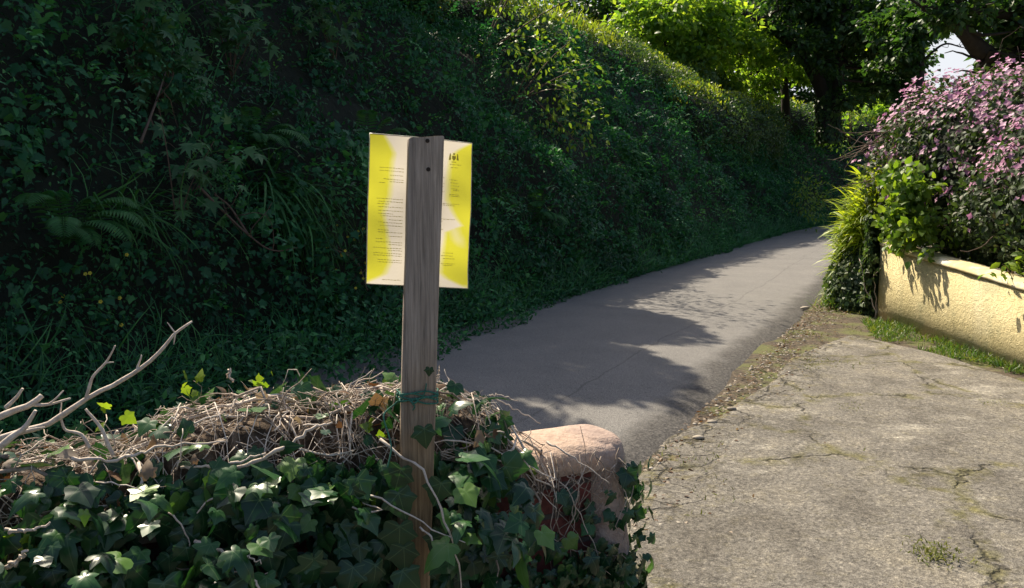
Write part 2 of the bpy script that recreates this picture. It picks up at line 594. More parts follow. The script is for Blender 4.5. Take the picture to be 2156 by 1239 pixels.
# the concrete drive
m, t, ns, ls = nodes('old cracked concrete')
p = ns['Principled BSDF']
p.inputs['Roughness'].default_value = .9
p.inputs['Specular IOR Level'].default_value = .25
oc = objco(t)
fine = noise(t, 60, 5, .75, objco(t, (.9, 1, 1)))
agg = noise(t, 170, 2, .6, oc)
big = noise(t, .9, 6, .62, oc, .4)
col = ramp(t, big, [(.3, G(.15, .135, .11)), (.5, G(.22, .195, .16)), (.68, G(.30, .27, .225))])
mid = noise(t, 11, 6, .72, objco(t, (1, .9, 1)), .5)
col = mixc(t, .5, col, ramp(t, mid, [(.33, G(.085, .08, .072)), (.5, G(.225, .205, .175)), (.66, G(.40, .37, .32))]))
col = mixc(t, .55, col, ramp(t, fine, [(.32, G(.05, .047, .042)), (.5, G(.23, .21, .18)), (.66, G(.52, .49, .43))]))
col = mixc(t, .35, col, ramp(t, agg, [(.35, G(.05, .05, .045)), (.65, G(.5, .47, .43))]))
pat = noise(t, 1.7, 6, .7, objco(t, (.8, 1.5, 1)))
col = mixc(t, math_(t, 'MULTIPLY', ramp(t, pat, [(.56, (0, 0, 0)), (.66, (.8, .8, .8))]), ramp(t, fine, [(.35, (.2, .2, .2)), (.55, (1, 1, 1))])), col, G(.50, .47, .41))
rust = noise(t, .8, 4, .6, objco(t, (1, 1, 1), (0, 0, 1.1)))
col = mixc(t, ramp(t, rust, [(.69, (0, 0, 0)), (.76, (.6, .6, .6))]), col, G(.26, .15, .07))
wv = t.nodes.new('ShaderNodeVectorMath')
wv.operation = 'ADD'
dn = N(t, 'ShaderNodeTexNoise', Scale=1.6, Detail=5, Roughness=.65)
ls.new(oc, dn.inputs['Vector'])
sc = t.nodes.new('ShaderNodeVectorMath')
sc.operation = 'SCALE'
sc.inputs['Scale'].default_value = .55
ls.new(dn.outputs['Color'], sc.inputs[0])
ls.new(oc, wv.inputs[0])
ls.new(sc.outputs[0], wv.inputs[1])
vo = N(t, 'ShaderNodeTexVoronoi', Scale=.85)
vo.feature = 'DISTANCE_TO_EDGE'
ls.new(wv.outputs[0], vo.inputs['Vector'])
vo2 = N(t, 'ShaderNodeTexVoronoi', Scale=3.3)
vo2.feature = 'DISTANCE_TO_EDGE'
ls.new(wv.outputs[0], vo2.inputs['Vector'])
edge_a = attr(t, 'rnd')                                # 1 along the broken edge beside the verge
crack = ramp(t, vo.outputs['Distance'], [(.0, (1, 1, 1)), (.013, (0, 0, 0))])
crack2 = math_(t, 'MULTIPLY', ramp(t, vo2.outputs['Distance'], [(.0, (1, 1, 1)), (.05, (0, 0, 0))]), math_(t, 'MULTIPLY', edge_a, 1.4, True))
cr = math_(t, 'MAXIMUM', math_(t, 'MULTIPLY', crack, ramp(t, noise(t, 2.4, 3, .6, oc), [(.45, (0, 0, 0)), (.55, (1, 1, 1))])), crack2)
mossm = math_(t, 'MULTIPLY', ramp(t, vo.outputs['Distance'], [(.0, (1, 1, 1)), (.07, (0, 0, 0))]), ramp(t, noise(t, 5, 5, .7, oc), [(.46, (0, 0, 0)), (.58, (1, 1, 1))]))
col = mixc(t, math_(t, 'MULTIPLY', mossm, .75), col, G(.17, .16, .045))
lich = math_(t, 'MULTIPLY', ramp(t, noise(t, 9, 6, .75, oc), [(.53, (0, 0, 0)), (.65, (1, 1, 1))]), math_(t, 'ADD', math_(t, 'MULTIPLY', edge_a, .75), .16))
col = mixc(t, lich, col, G(.24, .20, .06))
col = mixc(t, math_(t, 'MULTIPLY', cr, .8), col, G(.05, .045, .03))
col = mixc(t, 1.0, col, (.82, .82, .81), 'MULTIPLY')
spk = noise(t, 40, 7, .80, objco(t, (1, .9, 1)))
col = mixc(t, 1.0, col, ramp(t, spk, [(.34, G(.32, .31, .30)), (.47, G(.85, .85, .85)), (.56, G(1.05, 1.05, 1.04)), (.68, G(1.9, 1.85, 1.75))]), 'MULTIPLY')
blot = noise(t, 3.0, 5, .62, objco(t, (1, .8, 1)))
col = mixc(t, 1.0, col, ramp(t, blot, [(.36, G(.74, .73, .72)), (.52, G(1, 1, 1)), (.66, G(1.18, 1.16, 1.1))]), 'MULTIPLY')
ls.new(col, p.inputs['Base Color'])
hh = math_(t, 'SUBTRACT', math_(t, 'ADD', math_(t, 'ADD', math_(t, 'MULTIPLY', fine, 1.0), math_(t, 'MULTIPLY', mid, 1.6)), math_(t, 'MULTIPLY', agg, .3)), math_(t, 'MULTIPLY', cr, 1.2))
ls.new(bump(t, hh, .014), p.inputs['Normal'])
M['drive'] = m


def drive_fn(u, v):
    # u: along the road direction from the near end up to the tip, v: 0 at the lane side .. 1 at the yellow wall
    tip = np.array([3.62, 8.6])
    yl = -4 + u * (8.6 + 4)
    jag = noise3(np.stack([yl, 0 * yl, 0 * yl], -1), 1.6, 8, 4) * .22 - .10
    xl = 3.62 - (8.6 - yl) * .66 - .16 * np.exp(-((yl - 6.6) / 1.3) ** 2) + jag * np.clip((8.6 - yl) / 1.0, 0, 1)
    xr = np.interp(yl, [-4, 3, 6.68, 7.6, 8.3, 8.6], [4.36, 4.36, 4.18, 4.0, 3.78, 3.52])
    xr = xr + noise3(np.stack([yl, 0 * yl + 5, 0 * yl], -1), 1.2, 9, 3) * .07
    xr = np.maximum(xr, xl + .02)
    x = xl + (xr - xl) * v
    e = np.clip(1 - (x - xl) / .55, 0, 1)
    z = g(yl) + .045 - .05 * np.clip(1 - (x - xl) / .10, 0, 1) ** 2 - .03 * np.clip(1 - (xr - x) / .1, 0, 1) ** 2
    z = z + .012 * noise3(np.stack([x, yl, 0 * x], -1), 1.1, 6, 4) + .012 * e * noise3(np.stack([x, yl, 0 * x], -1), 6, 7, 2)
    return x, yl, z, e


sheet((np.linspace(0, 1, 170), np.concatenate([np.linspace(0, .2, 24), np.linspace(.22, 1, 50)])), 'driveway', M['drive'], drive_fn)

# the bank: solid earth under the planting
tt = np.concatenate([np.linspace(-40, -9, 20), np.arange(-8, 46, .35), np.linspace(47, 110, 40)])
ii = np.concatenate([np.linspace(-.15, 3.5, 28), np.linspace(3.8, 12, 16), np.linspace(14, 60, 12)])


def bank_fn(a, b):
    x, y = along(a, b)
    z = g(y) + bank_h(a, b)
    P = np.stack([x, y, z], -1)
    k = np.clip(b / .5, 0, 1)
    z = z + k * (.42 * noise3(P, .8, 21, 3) - .12)
    return x - 0 * x, y, z, .5


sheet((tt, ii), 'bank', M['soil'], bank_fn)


def bank_point(t_, i_, out=0.0):
    """points on the bank's surface and their outward normals"""
    x, y = along(t_, i_)
    z = g(y) + bank_h(t_, i_)
    e = .05
    dh = (bank_h(t_, i_ + e) - bank_h(t_, i_ - e)) / (2 * e)
    th = np.interp(t_, _t, _th)
    nrm = unit(np.stack([np.cos(th) * dh, -np.sin(th) * dh, np.ones_like(dh)], -1))
    P = np.stack([x, y, z], -1)
    k = np.clip(i_ / .5, 0, 1)
    P[:, 2] += k * (.42 * noise3(P, .8, 21, 3) - .12)
    return P + nrm * np.asarray(out)[..., None], nrm


def slope_sample(n, t0, t1, i0=0.0, i1=4.2):
    # sample evenly over the slope's surface
    ig = np.linspace(i0, i1, 200)
    hg = bank_h(0, ig)
    s = np.concatenate([[0], np.cumsum(np.hypot(np.diff(ig), np.diff(hg)))])
    i_ = np.interp(rng.random(n) * s[-1], s, ig)
    return t0 + (t1 - t0) * rng.random(n), i_


def bank_cover():
    mb = MB()
    for kind, n, t0, t1, sz, tm, wx in ((0, 100000, -7, 10, .070, IVY, 1.0), (1, 110000, -7, 10, .045, LEAF6, 1.1), (2, 42000, -7, 10, .085, LEAF6, .8), (0, 40000, 9, 24, .085, IVY, 1.0), (1, 48000, 9, 24, .065, LEAF6, 1.2),
                                        (2, 14000, 9, 24, .10, LEAF6, .8), (-1, 30000, 23, 50, .12, LEAF2, 1.3), (-1, 12000, 49, 100, .22, LEAF2, 1.5)):
        t_, i_ = slope_sample(n, t0, t1)
        P0, nr = bank_point(t_, i_)
        lump = noise3(P0, 1.0, 31, 4)
        patch = noise3(P0, .62, 33, 3)               # which plant grows here
        want = {0: .65 - 2.6 * np.abs(patch + .05), 1: .35 + patch * 3.2, 2: .3 - patch * 3.2, -1: 1 + 0 * patch}[kind]
        keep = rng.random(n) < np.clip(want, .14, 1) * np.clip(.8 + lump * 1.5, .14, 1)
        out = rng.random(n) ** 1.5 * .14 + np.clip(lump + .1, 0, 1) * 1.05 * np.clip(i_ / .6, 0.1, 1)
        P = P0 + nr * out[:, None]
        P, nr, lump, patch = P[keep], nr[keep], lump[keep], patch[keep]
        k = len(P)
        Nn = unit(nr * .8 + np.array([0, 0, .5]) + rng.normal(size=(k, 3)) * .6)
        D = rng.normal(size=(k, 3)) * .8 + np.array([0, 0, -.8]) + nr * .25
        r = np.clip(.40 + noise3(P, .9, 35, 2) * .5 + rng.normal(size=k) * .22, 0, 1)
        scatter(mb, tm, P, D, Nn, sz * rng.uniform(.45, 1.3, k), r, wx)
    n = 30000
    t_, i_ = rng.uniform(-9, 30, n), rng.uniform(-.42, .25, n)  # extra foliage over the lane's left edge, added to darken its shade
    i_ = i_ - rng.random(n) * np.interp(t_, [-5, -1, 2, 6], [.9, .75, .3, 0])
    x_, y_ = along(t_, i_)
    P = np.stack([x_, y_, g(y_) + .03], -1)
    ed = noise3(P, 1.0, 37, 3) * .3 - .12 - np.interp(t_, [-5, -1, 2, 6], [.85, .7, .25, 0])
    ok = i_ > ed
    P = P[ok] + np.array([0, 0, 1.0]) * (rng.random(ok.sum()) * np.clip((i_[ok] - ed[ok]) * 1.2, .02, .5))[:, None]
    k = len(P)
    scatter(mb, LEAF6, P, rng.normal(size=(k, 3)) + [.4, -.3, 0], rng.normal(size=(k, 3)) * .5 + [.3, -.2, .7], .06 * rng.uniform(.5, 1.3, k), np.clip(rng.normal(.45, .25, k), 0, 1))
    # leafy sprays: arching runners with leaves in two rows, hanging out from the face
    n = 1500
    t_, i_ = slope_sample(n, -7, 26, .3, 4.0)
    P0, nr = bank_point(t_, i_, rng.uniform(.1, .45, n))
    m_ = 15
    s_ = np.linspace(.1, 1, m_)[None, :, None]
    L = (rng.uniform(.35, .9, n) * np.interp(t_, [0, 26], [1, 1.5]))[:, None, None]
    d0 = unit(nr * .7 + [0, 0, .35] + rng.normal(size=(n, 3)) * .5)[:, None]
    Q = P0[:, None] + d0 * L * s_ + np.array([0, 0, -.75]) * L * s_ ** 2.2
    T = d0 + np.array([0, 0, -1.6]) * s_ ** 1.2
    T = unit(T)
    sd = unit(np.cross(T, [0, 0, 1.0])) * np.where(np.arange(m_) % 2, 1, -1)[None, :, None]
    nn = np.cross(sd, T)
    nn = nn * np.sign(nn[..., 2:3] + 1e-6)
    k = n * m_
    r = np.repeat(np.clip(rng.normal(.55, .25, n), .1, 1), m_)
    sz = np.repeat(rng.uniform(.05, .11, n) * np.interp(t_, [0, 26], [1, 1.4]), m_) * np.tile(np.linspace(1, .5, m_), n)
    scatter(mb, LEAF6, Q.reshape(-1, 3) + rng.normal(size=(k, 3)) * .012, (sd * .8 + T * .6).reshape(-1, 3) + rng.normal(size=(k, 3)) * .2, nn.reshape(-1, 3) + rng.normal(size=(k, 3)) * .25, sz, r, .95)
    # grass tongues along the foot of the bank and scattered over its face
    n = 20000
    t_ = rng.uniform(-7, 34, n)
    i_ = np.where(rng.random(n) < .55, rng.random(n) ** 2 * .4, rng.uniform(.2, 3.2, n))
    P, nr = bank_point(t_, i_, np.full(n, .02))
    gm = noise3(P, 1.1, 41, 2)
    ok = (gm > .12) | (i_ < .3)
    P, nr = P[ok], nr[ok]
    k = len(P)
    D = unit(nr * .6 + np.array([0, 0, .7]) + rng.normal(size=(k, 3)) * .4)
    scatter(mb, blade(5, 1.0, .011), P, D, nr + np.array([0, 0, .3]) + rng.normal(size=(k, 3)) * .3, rng.uniform(.2, .55, k), rng.uniform(.3, 1, k))
    o = mb.build('ground_cover', M['bank_leaf'])
    tag(o, 'dark ivy, bramble and grass cover on the shaded roadside bank', 'ground cover', kind='stuff')


bank_cover()


# ------------------------------------------------------------------ hedges along the top of the bank
def hedge(label, path, width, height, n, leaf, tips=0, grassy=0):
    """path: (t, i, base height above the lane) along the bank"""
    path = np.array(path, float)
    x, y = along(path[:, 0], path[:, 1])
    base = np.stack([x, y, g(y) + path[:, 2]], -1)
    h = thing('hedge', label, 'hedge', base[0])
    s = spline(base, 60)
    core = MB()
    tg = unit(np.gradient(s, axis=0) * [1, 1, 0])
    side = np.stack([tg[:, 1], -tg[:, 0], 0 * tg[:, 0]], -1)   # towards the lane
    ang = np.linspace(-.42 * math.pi, 1.3 * math.pi, 13)

    def surf(u, a, k=1.0):
        P = np.stack([np.interp(u * 59, np.arange(60), s[:, q]) for q in range(3)], -1)
        Sd = np.stack([np.interp(u * 59, np.arange(60), side[:, q]) for q in range(3)], -1)
        ca, sa = np.cos(a), np.sin(a)
        ca, sa = np.sign(ca) * abs(ca) ** .95, np.sign(sa) * abs(sa) ** .95
        endr = np.sqrt(np.clip(np.minimum(u, 1 - u) / .06, 0.05, 1))
        Nn = Sd * ca[..., None] / width + np.array([0, 0, 1]) * sa[..., None] / height
        P = P + (Sd * (ca * width * endr)[..., None] + np.array([0, 0, 1.0]) * (sa * height * endr)[..., None]) * k
        return P, unit(Nn)
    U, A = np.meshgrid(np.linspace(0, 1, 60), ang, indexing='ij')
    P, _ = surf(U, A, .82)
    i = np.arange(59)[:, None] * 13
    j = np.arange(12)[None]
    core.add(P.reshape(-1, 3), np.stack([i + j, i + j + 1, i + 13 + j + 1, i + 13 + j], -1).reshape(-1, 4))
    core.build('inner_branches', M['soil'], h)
    mb = MB()
    u, a = rng.random(n), rng.uniform(-.42, 1.0, n) * math.pi
    P, Nn = surf(u, a)
    lump = noise3(P, 1.0, 51, 4)
    P = P + Nn * (lump * .62 + rng.normal(size=n) * .09)[:, None]
    k = n
    Nf = unit(Nn + np.array([0, 0, .4]) + rng.normal(size=(k, 3)) * .5)
    D = rng.normal(size=(k, 3)) + Nn * .5
    scatter(mb, LEAF6, P, D, Nf, leaf * rng.uniform(.6, 1.3, k), np.clip(.45 + lump * .5 + rng.normal(size=k) * .22, 0, 1), 1.15)
    mb.build('foliage', M['hedge'], h)
    if tips:
        mb = MB()
        u, a = rng.random(tips), rng.normal(.5, .16, tips) * math.pi
        P, Nn = surf(u, a)
        ok = noise3(P, .7, 57, 2) > -.15
        P, Nn = P[ok], Nn[ok]
        P = P + Nn * rng.uniform(.0, .22, len(P))[:, None]
        scatter(mb, LEAF6, P, np.array([0, 0, 1.0]) + rng.normal(size=P.shape) * .5, rng.normal(size=P.shape) + [0, 0, .3], leaf * rng.uniform(.7, 1.3, len(P)), None, 1.0)
        if grassy:
            u, a = rng.uniform(.02, .6, grassy), rng.normal(.5, .1, grassy) * math.pi
            P, Nn = surf(u, a)
            scatter(mb, blade(5, .7, .035), P, np.array([0, 0, 1.0]) + rng.normal(size=P.shape) * .3, rng.normal(size=P.shape), rng.uniform(.25, .5, grassy))
        mb.build('sunlit_tips', M['hedge_tip'], h)
    return h


hedge('long clipped hedge on the bank top with sunlit yellow grass along its ridge', [(4.5, 3.2, 4.3), (9, 3.3, 4.5), (14, 3.35, 4.6), (19, 3.35, 4.5), (23.5, 3.4, 4.2)], .85, .85, 30000, .085, 7500, 1500)
hedge('low rounded hedge bulging out over the lane in front of the long bank hedge', [(15, 2.2, 3.3), (19, 2.0, 3.5), (23, 1.85, 3.5), (26.5, 1.8, 3.4)], .95, 1.1, 17000, .10, 3000)
hedge('far dark hedge sloping away below the big tree trunks', [(19, 3.9, 4.75), (28, 3.9, 4.85), (36, 3.6, 4.4), (46, 3.3, 4.0), (60, 3.0, 3.5)], 1.0, 1.1, 15000, .15, 2400)


# ------------------------------------------------------------------ plants standing out on the bank
def bank_shrub(label, t_, i_, rx, rz, n, seed, leaf=.11):
    x_, y_ = along(t_, i_)
    c = np.array([float(x_), float(y_), float(g(y_) + bank_h(t_, i_)) + rz * .75])
    r = thing('tall_shrub', label, 'shrub', c - [0, 0, rz * .75], 'tall shrubs on the bank top')
    mb, st = MB(), MB()
    d = rdir(n)
    P = c + d * [rx, rx, rz]
    l_ = noise3(P, 1.1, seed, 3)
    P = c + d * [rx, rx, rz] * (1 + .45 * l_[:, None]) * (1 - rng.random((n, 1)) ** 1.5 * .35)
    scatter(mb, LEAF6, P, rng.normal(size=(n, 3)) + [0, 0, -.4], d + [0, 0, .4] + rng.normal(size=(n, 3)) * .5, leaf * rng.uniform(.6, 1.25, n), np.clip(.45 + l_ * .5 + rng.normal(size=n) * .2, 0, 1), 1.25)
    for q in range(7):
        tube(st, wander(c - [0, 0, rz], [rng.normal() * .5, rng.normal() * .5, 1.0], rz * 1.8, 9, .2), np.linspace(.05, .01, 9), 5)
    mb.build('foliage', M['hedge'], r)
    st.build('stem', M['bark'], r)


bank_shrub('tall dark shrub on the bank top at the left end of the hedge', 3.6, 3.0, 1.0, 1.4, 13000, 301, .13)
bank_shrub('tall dark shrub rising past the top of the picture above the notice', 1.6, 3.1, 1.15, 1.8, 15000, 302, .13)
bank_shrub('tall dark shrub overhanging the upper left of the bank', -.6, 3.2, 1.25, 2.0, 15000, 303, .13)
bank_shrub('tall dark shrub at the far left of the bank top', -3.0, 3.2, 1.3, 2.0, 14000, 304, .13)


def leafy_sapling(label, p0, tip, n, leaf, mat, tmpl, name='sapling', spread=.35, flat=.6, cat='shrub', group=None):
    """a few arching stems with leaves held out towards the light"""
    p0, tip = np.array(p0, float), np.array(tip, float)
    r = thing(name, label, cat, p0, group)
    st, lf = MB(), MB()
    L = np.linalg.norm(tip - p0)
    for k in range(5):
        e = tip + rng.normal(size=3) * spread * L * .5
        mid = (p0 + e) / 2 + np.array([0, 0, .15 * L]) + rng.normal(size=3) * .05 * L
        P = spline([p0, mid, e], 14)
        tube(st, P, np.linspace(.011, .003, 14) * max(L, .6), 5)
        m_ = n // 5
        s = rng.uniform(.35, 1.0, m_)
        Q = np.stack([np.interp(s * 13, np.arange(14), P[:, q]) for q in range(3)], -1)
        off = rng.normal(size=(m_, 3)) * spread * L * .33
        scatter(lf, tmpl, Q + off, off * .6 + rng.normal(size=(m_, 3)) * leaf * .6 + np.array([.25, -.45, -.35]) * leaf * 2,
                np.array([.25, -.55, flat]) + rng.normal(size=(m_, 3)) * .35, leaf * rng.uniform(.6, 1.2, m_), None)
    st.build('stem', M['twig'], r)
    lf.build('foliage', mat, r)
    return r


def bp(t_, i_, out=0.0):
    P, n_ = bank_point(np.array([float(t_)]), np.array([float(i_)]), np.array([float(out)]))
    return P[0], n_[0]


def on_bank(px, py, out=0.15):
    """bank surface point seen at a pixel (nearest hit on a coarse search)"""
    T, I = np.meshgrid(np.linspace(-7, 30, 300), np.linspace(.02, 4, 120), indexing='ij')
    P, n_ = bank_point(T.ravel(), I.ravel())
    c, s = math.cos(PITCH), math.sin(PITCH)
    d = P - EYE
    yy = d[:, 1] * c - d[:, 2] * s
    zz = d[:, 1] * s + d[:, 2] * c
    q = np.hypot(CX + F_PX * d[:, 0] / yy - px, CY - F_PX * zz / yy - py) + yy * .5
    k = int(np.argmin(q))
    return P[k] + n_[k] * out, n_[k]


for (px, py, qx, qy, n, lf, lab) in (
        (285, 200, 250, 95, 60, .20, 'sycamore sapling with broad pale leaves high at the left of the bank'),
        (330, 250, 300, 150, 50, .19, 'drooping sycamore sapling just below the pale-leaved one at upper left'),
        (480, 170, 440, 90, 55, .18, 'sycamore sapling with flat leaf sprays near the top edge of the bank'),
        (365, 480, 350, 370, 45, .15, 'lone pale-leaved sapling halfway up the bank above bare brown stems'),
        (700, 140, 640, 70, 70, .16, 'sycamore sapling with small dull leaves just up and left of the notice')):
    a, na = on_bank(px, py, .02)
    b, nb = on_bank(qx, qy, .45)
    leafy_sapling(lab, a, b, n, lf, M['bank_syc'], SYC, 'sycamore_sapling', .5, .45, 'sapling')

# sprigs that reach out into the sun at the right of the slope
for (px, py, qx, qy, Y, n, lab) in (
        (1080, 215, 1180, 175, .5, 320, 'sunlit sprig of bright green leaves jutting from the bank below the hedge'),
        (1010, 120, 1090, 40, .5, 320, 'sunlit bushy shrub at the left end of the hedge ridge'),
        (1150, 250, 1175, 300, .45, 160, 'small sunlit shoots low on the slope right of the notice')):
    a, na = on_bank(px, py, .0)
    b = a + unit(na) * Y + (at(qx, qy, a[1] - .2) - at(px, py, a[1]))
    leafy_sapling(lab, a, b, n, .11, M['bright_leaf'], LEAF6, 'shrub', .75, .5)


def grass_tuft(label, p, n, length, droop, lean, mat, name='grass_tuft', wid=.02, cat='grass tuft', group=None, spread=.12):
    p = np.array(p, float)
    r = thing(name, label, cat, p, group)
    mb = MB()
    k = n
    P = p + rng.normal(size=(k, 3)) * spread * np.array([1, 1, .5])
    D = unit(rng.normal(size=(k, 3)) * .45 + np.array(lean))
    scatter(mb, blade(7, droop, wid), P, D, np.array([0, 0, 1.0]) + rng.normal(size=(k, 3)) * .3, length * rng.uniform(.6, 1.15, k))
    mb.build('blades', mat, r)
    return r


def fern(label, p, nf, length, lean, group='ferns on the bank'):
    p = np.array(p, float)
    r = thing('fern', label, 'fern', p, group)
    for k in range(nf):
        mb = MB()
        a = (k + .5) / nf * 2 * math.pi
        d = unit(np.array(lean) + .8 * np.array([math.cos(a), math.sin(a) * .6, .35 * math.sin(a)]))
        L = length * rng.uniform(.75, 1.15)
        P = spline([p, p + d * L * .45 + [0, 0, L * .12], p + d * L * .8 + [0, 0, -.02 * L], p + d * L + [0, 0, -L * .25]], 26)
        tube(mb, P, np.linspace(.004, .001, 26), 4)
        T = unit(np.gradient(P, axis=0))
        sd = unit(np.cross(T, [0, 0, 1.0]))
        up = np.cross(sd, T)
        w_ = L * .19 * np.sin(np.linspace(.12, 1, 26) * math.pi) ** .7 + .01
        for sg in (-1, 1):
            scatter(mb, LEAF6, P[2:], sg * sd[2:] + T[2:] * .45 - np.array([0, 0, .25]), up[2:], w_[2:], rng.uniform(.1, .6, 24), .38)
        mb.build('frond', M['fern'], r)
    return r


for (px, py, n, L, lean, lab) in (
        (560, 400, 120, 1.0, (.6, -.3, -.15), 'large tuft of long drooping grass swept right on the bank beside the notice'),
        (600, 470, 90, .8, (.6, -.3, -.3), 'second drooping grass tuft just below the large swept one'),
        (230, 470, 80, .7, (.5, -.3, .1), 'arching grass tuft low at the left of the bank'),
        (1040, 430, 60, .5, (.3, -.4, .2), 'short grass tuft on the slope right of the notice')):
    a, na = on_bank(px, py, .12)
    grass_tuft(lab, a, n, L, 1.0, lean, M['fern'], wid=.012, group='grass tufts on the bank')
for (px, py, lab) in ((520, 330, 'dark fern above the large drooping grass tuft'), (1300, 350, 'fern in deep shade under the long hedge'), (110, 520, 'fern at the far left of the bank'), (1110, 480, 'small fern low on the bank right of the notice'),
                      (760, 330, 'fern on the bank just left of the notice')):
    a, na = on_bank(px, py, .1)
    fern(lab, a, 8, .62, na + np.array([0, 0, .2]))

for k, (pts, lab) in enumerate((
        ([(350, 430), (400, 470), (450, 530), (520, 555), (590, 550)], 'bare brown bramble stem curving across the bank left of the notice'),
        ([(450, 530), (420, 480), (400, 455)], 'short forked bare stem beside the long curving bramble stem'),
        ([(240, 340), (270, 260), (285, 215)], 'thin straight dead stem high on the left of the bank'),
        ([(640, 560), (690, 590), (720, 640)], 'bare stem hanging below the drooping grass'),
        ([(1090, 240), (1150, 300), (1190, 340)], 'thin bare stem lying on the slope under the sunlit sprig'))):
    P = spline([on_bank(x, y, .38)[0] for x, y in pts], 20)
    mb = MB()
    tube(mb, P, np.linspace(.012, .005, 20), 5)
    for q in (6, 10, 14):
        tube(mb, wander(P[q], rng.normal(size=3) + [.3, -.4, .2], .35, 7, .25), np.linspace(.005, .002, 7), 4)
    tag(mb.build('bramble_stem', M['twig']), lab, 'bramble stem', 'bare stems on the bank')

for (px, py, lab) in ((735, 515, 'cluster of small yellow flowers on the bank just left of the notice'),
                      (655, 565, 'yellow flowers below the drooping grass tuft'), (700, 545, 'yellow flowers between two other clusters beside the drooping grass'),
                      (150, 622, 'lone yellow flowers low at the left of the bank'), (690, 625, 'few yellow flowers near the foot of the bank left of the post')):
    a, na = on_bank(px, py, .22)
    r = thing('yellow_wildflower', lab, 'wildflower', a, 'yellow wildflowers on the bank')
    for q in range(10):
        e = a + rng.normal(size=3) * [.17, .1, .17] + na * .12
        if q == 0:
            stm = MB()
        tube(stm, spline([a - na * .2, (a + e) / 2 - [0, 0, .03], e], 6), .003, 4)
        mb = MB()
        for f in range(5):
            an = f / 5 * 2 * math.pi
            x_ = unit(np.cross([0, 0, 1.0], [.2, -1, .3]))
            y_ = np.cross(x_, unit([.2, -1, .4]))
            scatter(mb, LEAF2, e[None], (math.cos(an) * x_ + math.sin(an) * y_)[None], np.array([[.2, -1, .4]]), .015, None, 2.2)
        mb.build('flower', M['buttercup'], r)
    stm.build('stem', M['fern'], r)


# ------------------------------------------------------------------ trees
def tree(label, trunk, rad, limbs, clumps, nleaf, leaf, mat, bark='bark', tmpl=LEAF2, name='tree', ivy=0):
    """trunk: points; limbs: list of (points, r0, r1); clumps: list of (centre, radius)"""
    r = thing(name, label, 'tree', trunk[0])
    mb = MB()
    P = spline(trunk, 24)
    nzr = 1 + .12 * noise3(P, 1.2, 61, 2)
    tube(mb, P, np.linspace(rad, rad * .55, 24) * nzr, 10)
    mb.build('trunk', M[bark], r)
    for pts, r0, r1 in limbs:
        lm = MB()
        Q = spline(pts, 20)
        Q = Q + np.stack([noise3(Q, .9, 71 + q, 2) for q in range(3)], -1) * .12 * np.linspace(0, 1, 20)[:, None]
        tube(lm, Q, np.linspace(r0, r1, 20), 8)
        for q in (8, 12, 15, 18, 19):
            tube(lm, wander(Q[q], rng.normal(size=3) + [0, 0, .2], min(rng.uniform(1, 2.2), r0 * 9), 8, .3), np.linspace(r1 * .6, .008, 8), 4)
        lm.build('limb', M[bark], r)
    tw, lf = MB(), MB()
    allp = np.vstack([P] + [spline(l[0], 12) for l in limbs])
    tot = sum(c[1] ** 2 for c in clumps)
    for c, cr in clumps:
        c = np.array(c, float)
        near = allp[np.argmin(np.linalg.norm(allp - c, axis=1))]
        tube(tw, spline([near, (near + c) / 2 + rng.normal(size=3) * .25, c], 8), np.linspace(.07, .02, 8), 5)
        for q in range(5):
            tube(tw, wander(c, rng.normal(size=3), cr * 1.1, 6, .3), np.linspace(.02, .006, 6), 4)
        n = int(nleaf * cr ** 2 / tot)
        # sub-sprays inside the clump leave gaps between them
        sub = c + unit(rng.normal(size=(14, 3))) * cr * rng.uniform(.3, 1.0, (14, 1)) * [1, 1, .75]
        w_ = rng.integers(0, 14, n)
        Pl = sub[w_] + rng.normal(size=(n, 3)) * cr * [.24, .24, .13]
        D = unit(Pl - c) * .6 + rng.normal(size=(n, 3)) * .5 + [0, 0, -.35]
        Nn = np.array([0, 0, .9]) + rng.normal(size=(n, 3)) * .55
        scatter(lf, tmpl, Pl, D, Nn, leaf * rng.uniform(.6, 1.25, n), np.clip(rng.normal(.5, .24, n) + (vhash(w_, w_ * 3, w_ * 7, 5) - .5) * .3, 0, 1), 1.25)
    tw.build('twigs', M[bark], r)
    lf.build('crown', mat, r)
    if ivy:
        mb = MB()
        s = rng.random(ivy)
        Q = np.stack([np.interp(s * 23, np.arange(24), P[:, q]) for q in range(3)], -1)
        d = unit(rng.normal(size=(ivy, 3)) * [1, 1, .1])
        scatter(mb, LEAF2, Q + d * (rad * np.interp(s, [0, 1], [1.05, .6]))[:, None], rng.normal(size=(ivy, 3)) * .4 + [0, 0, -1], d + [0, 0, .3], .16 * rng.uniform(.6, 1.2, ivy), None, 1.5)
        mb.build('climbing_ivy', M['tree_dark'], r)
    return r


def clump_list(spec):
    return [(at(px, py, Y), cr) for px, py, Y, cr in spec]


gx = lambda px, py, Y: at(px, py, Y)
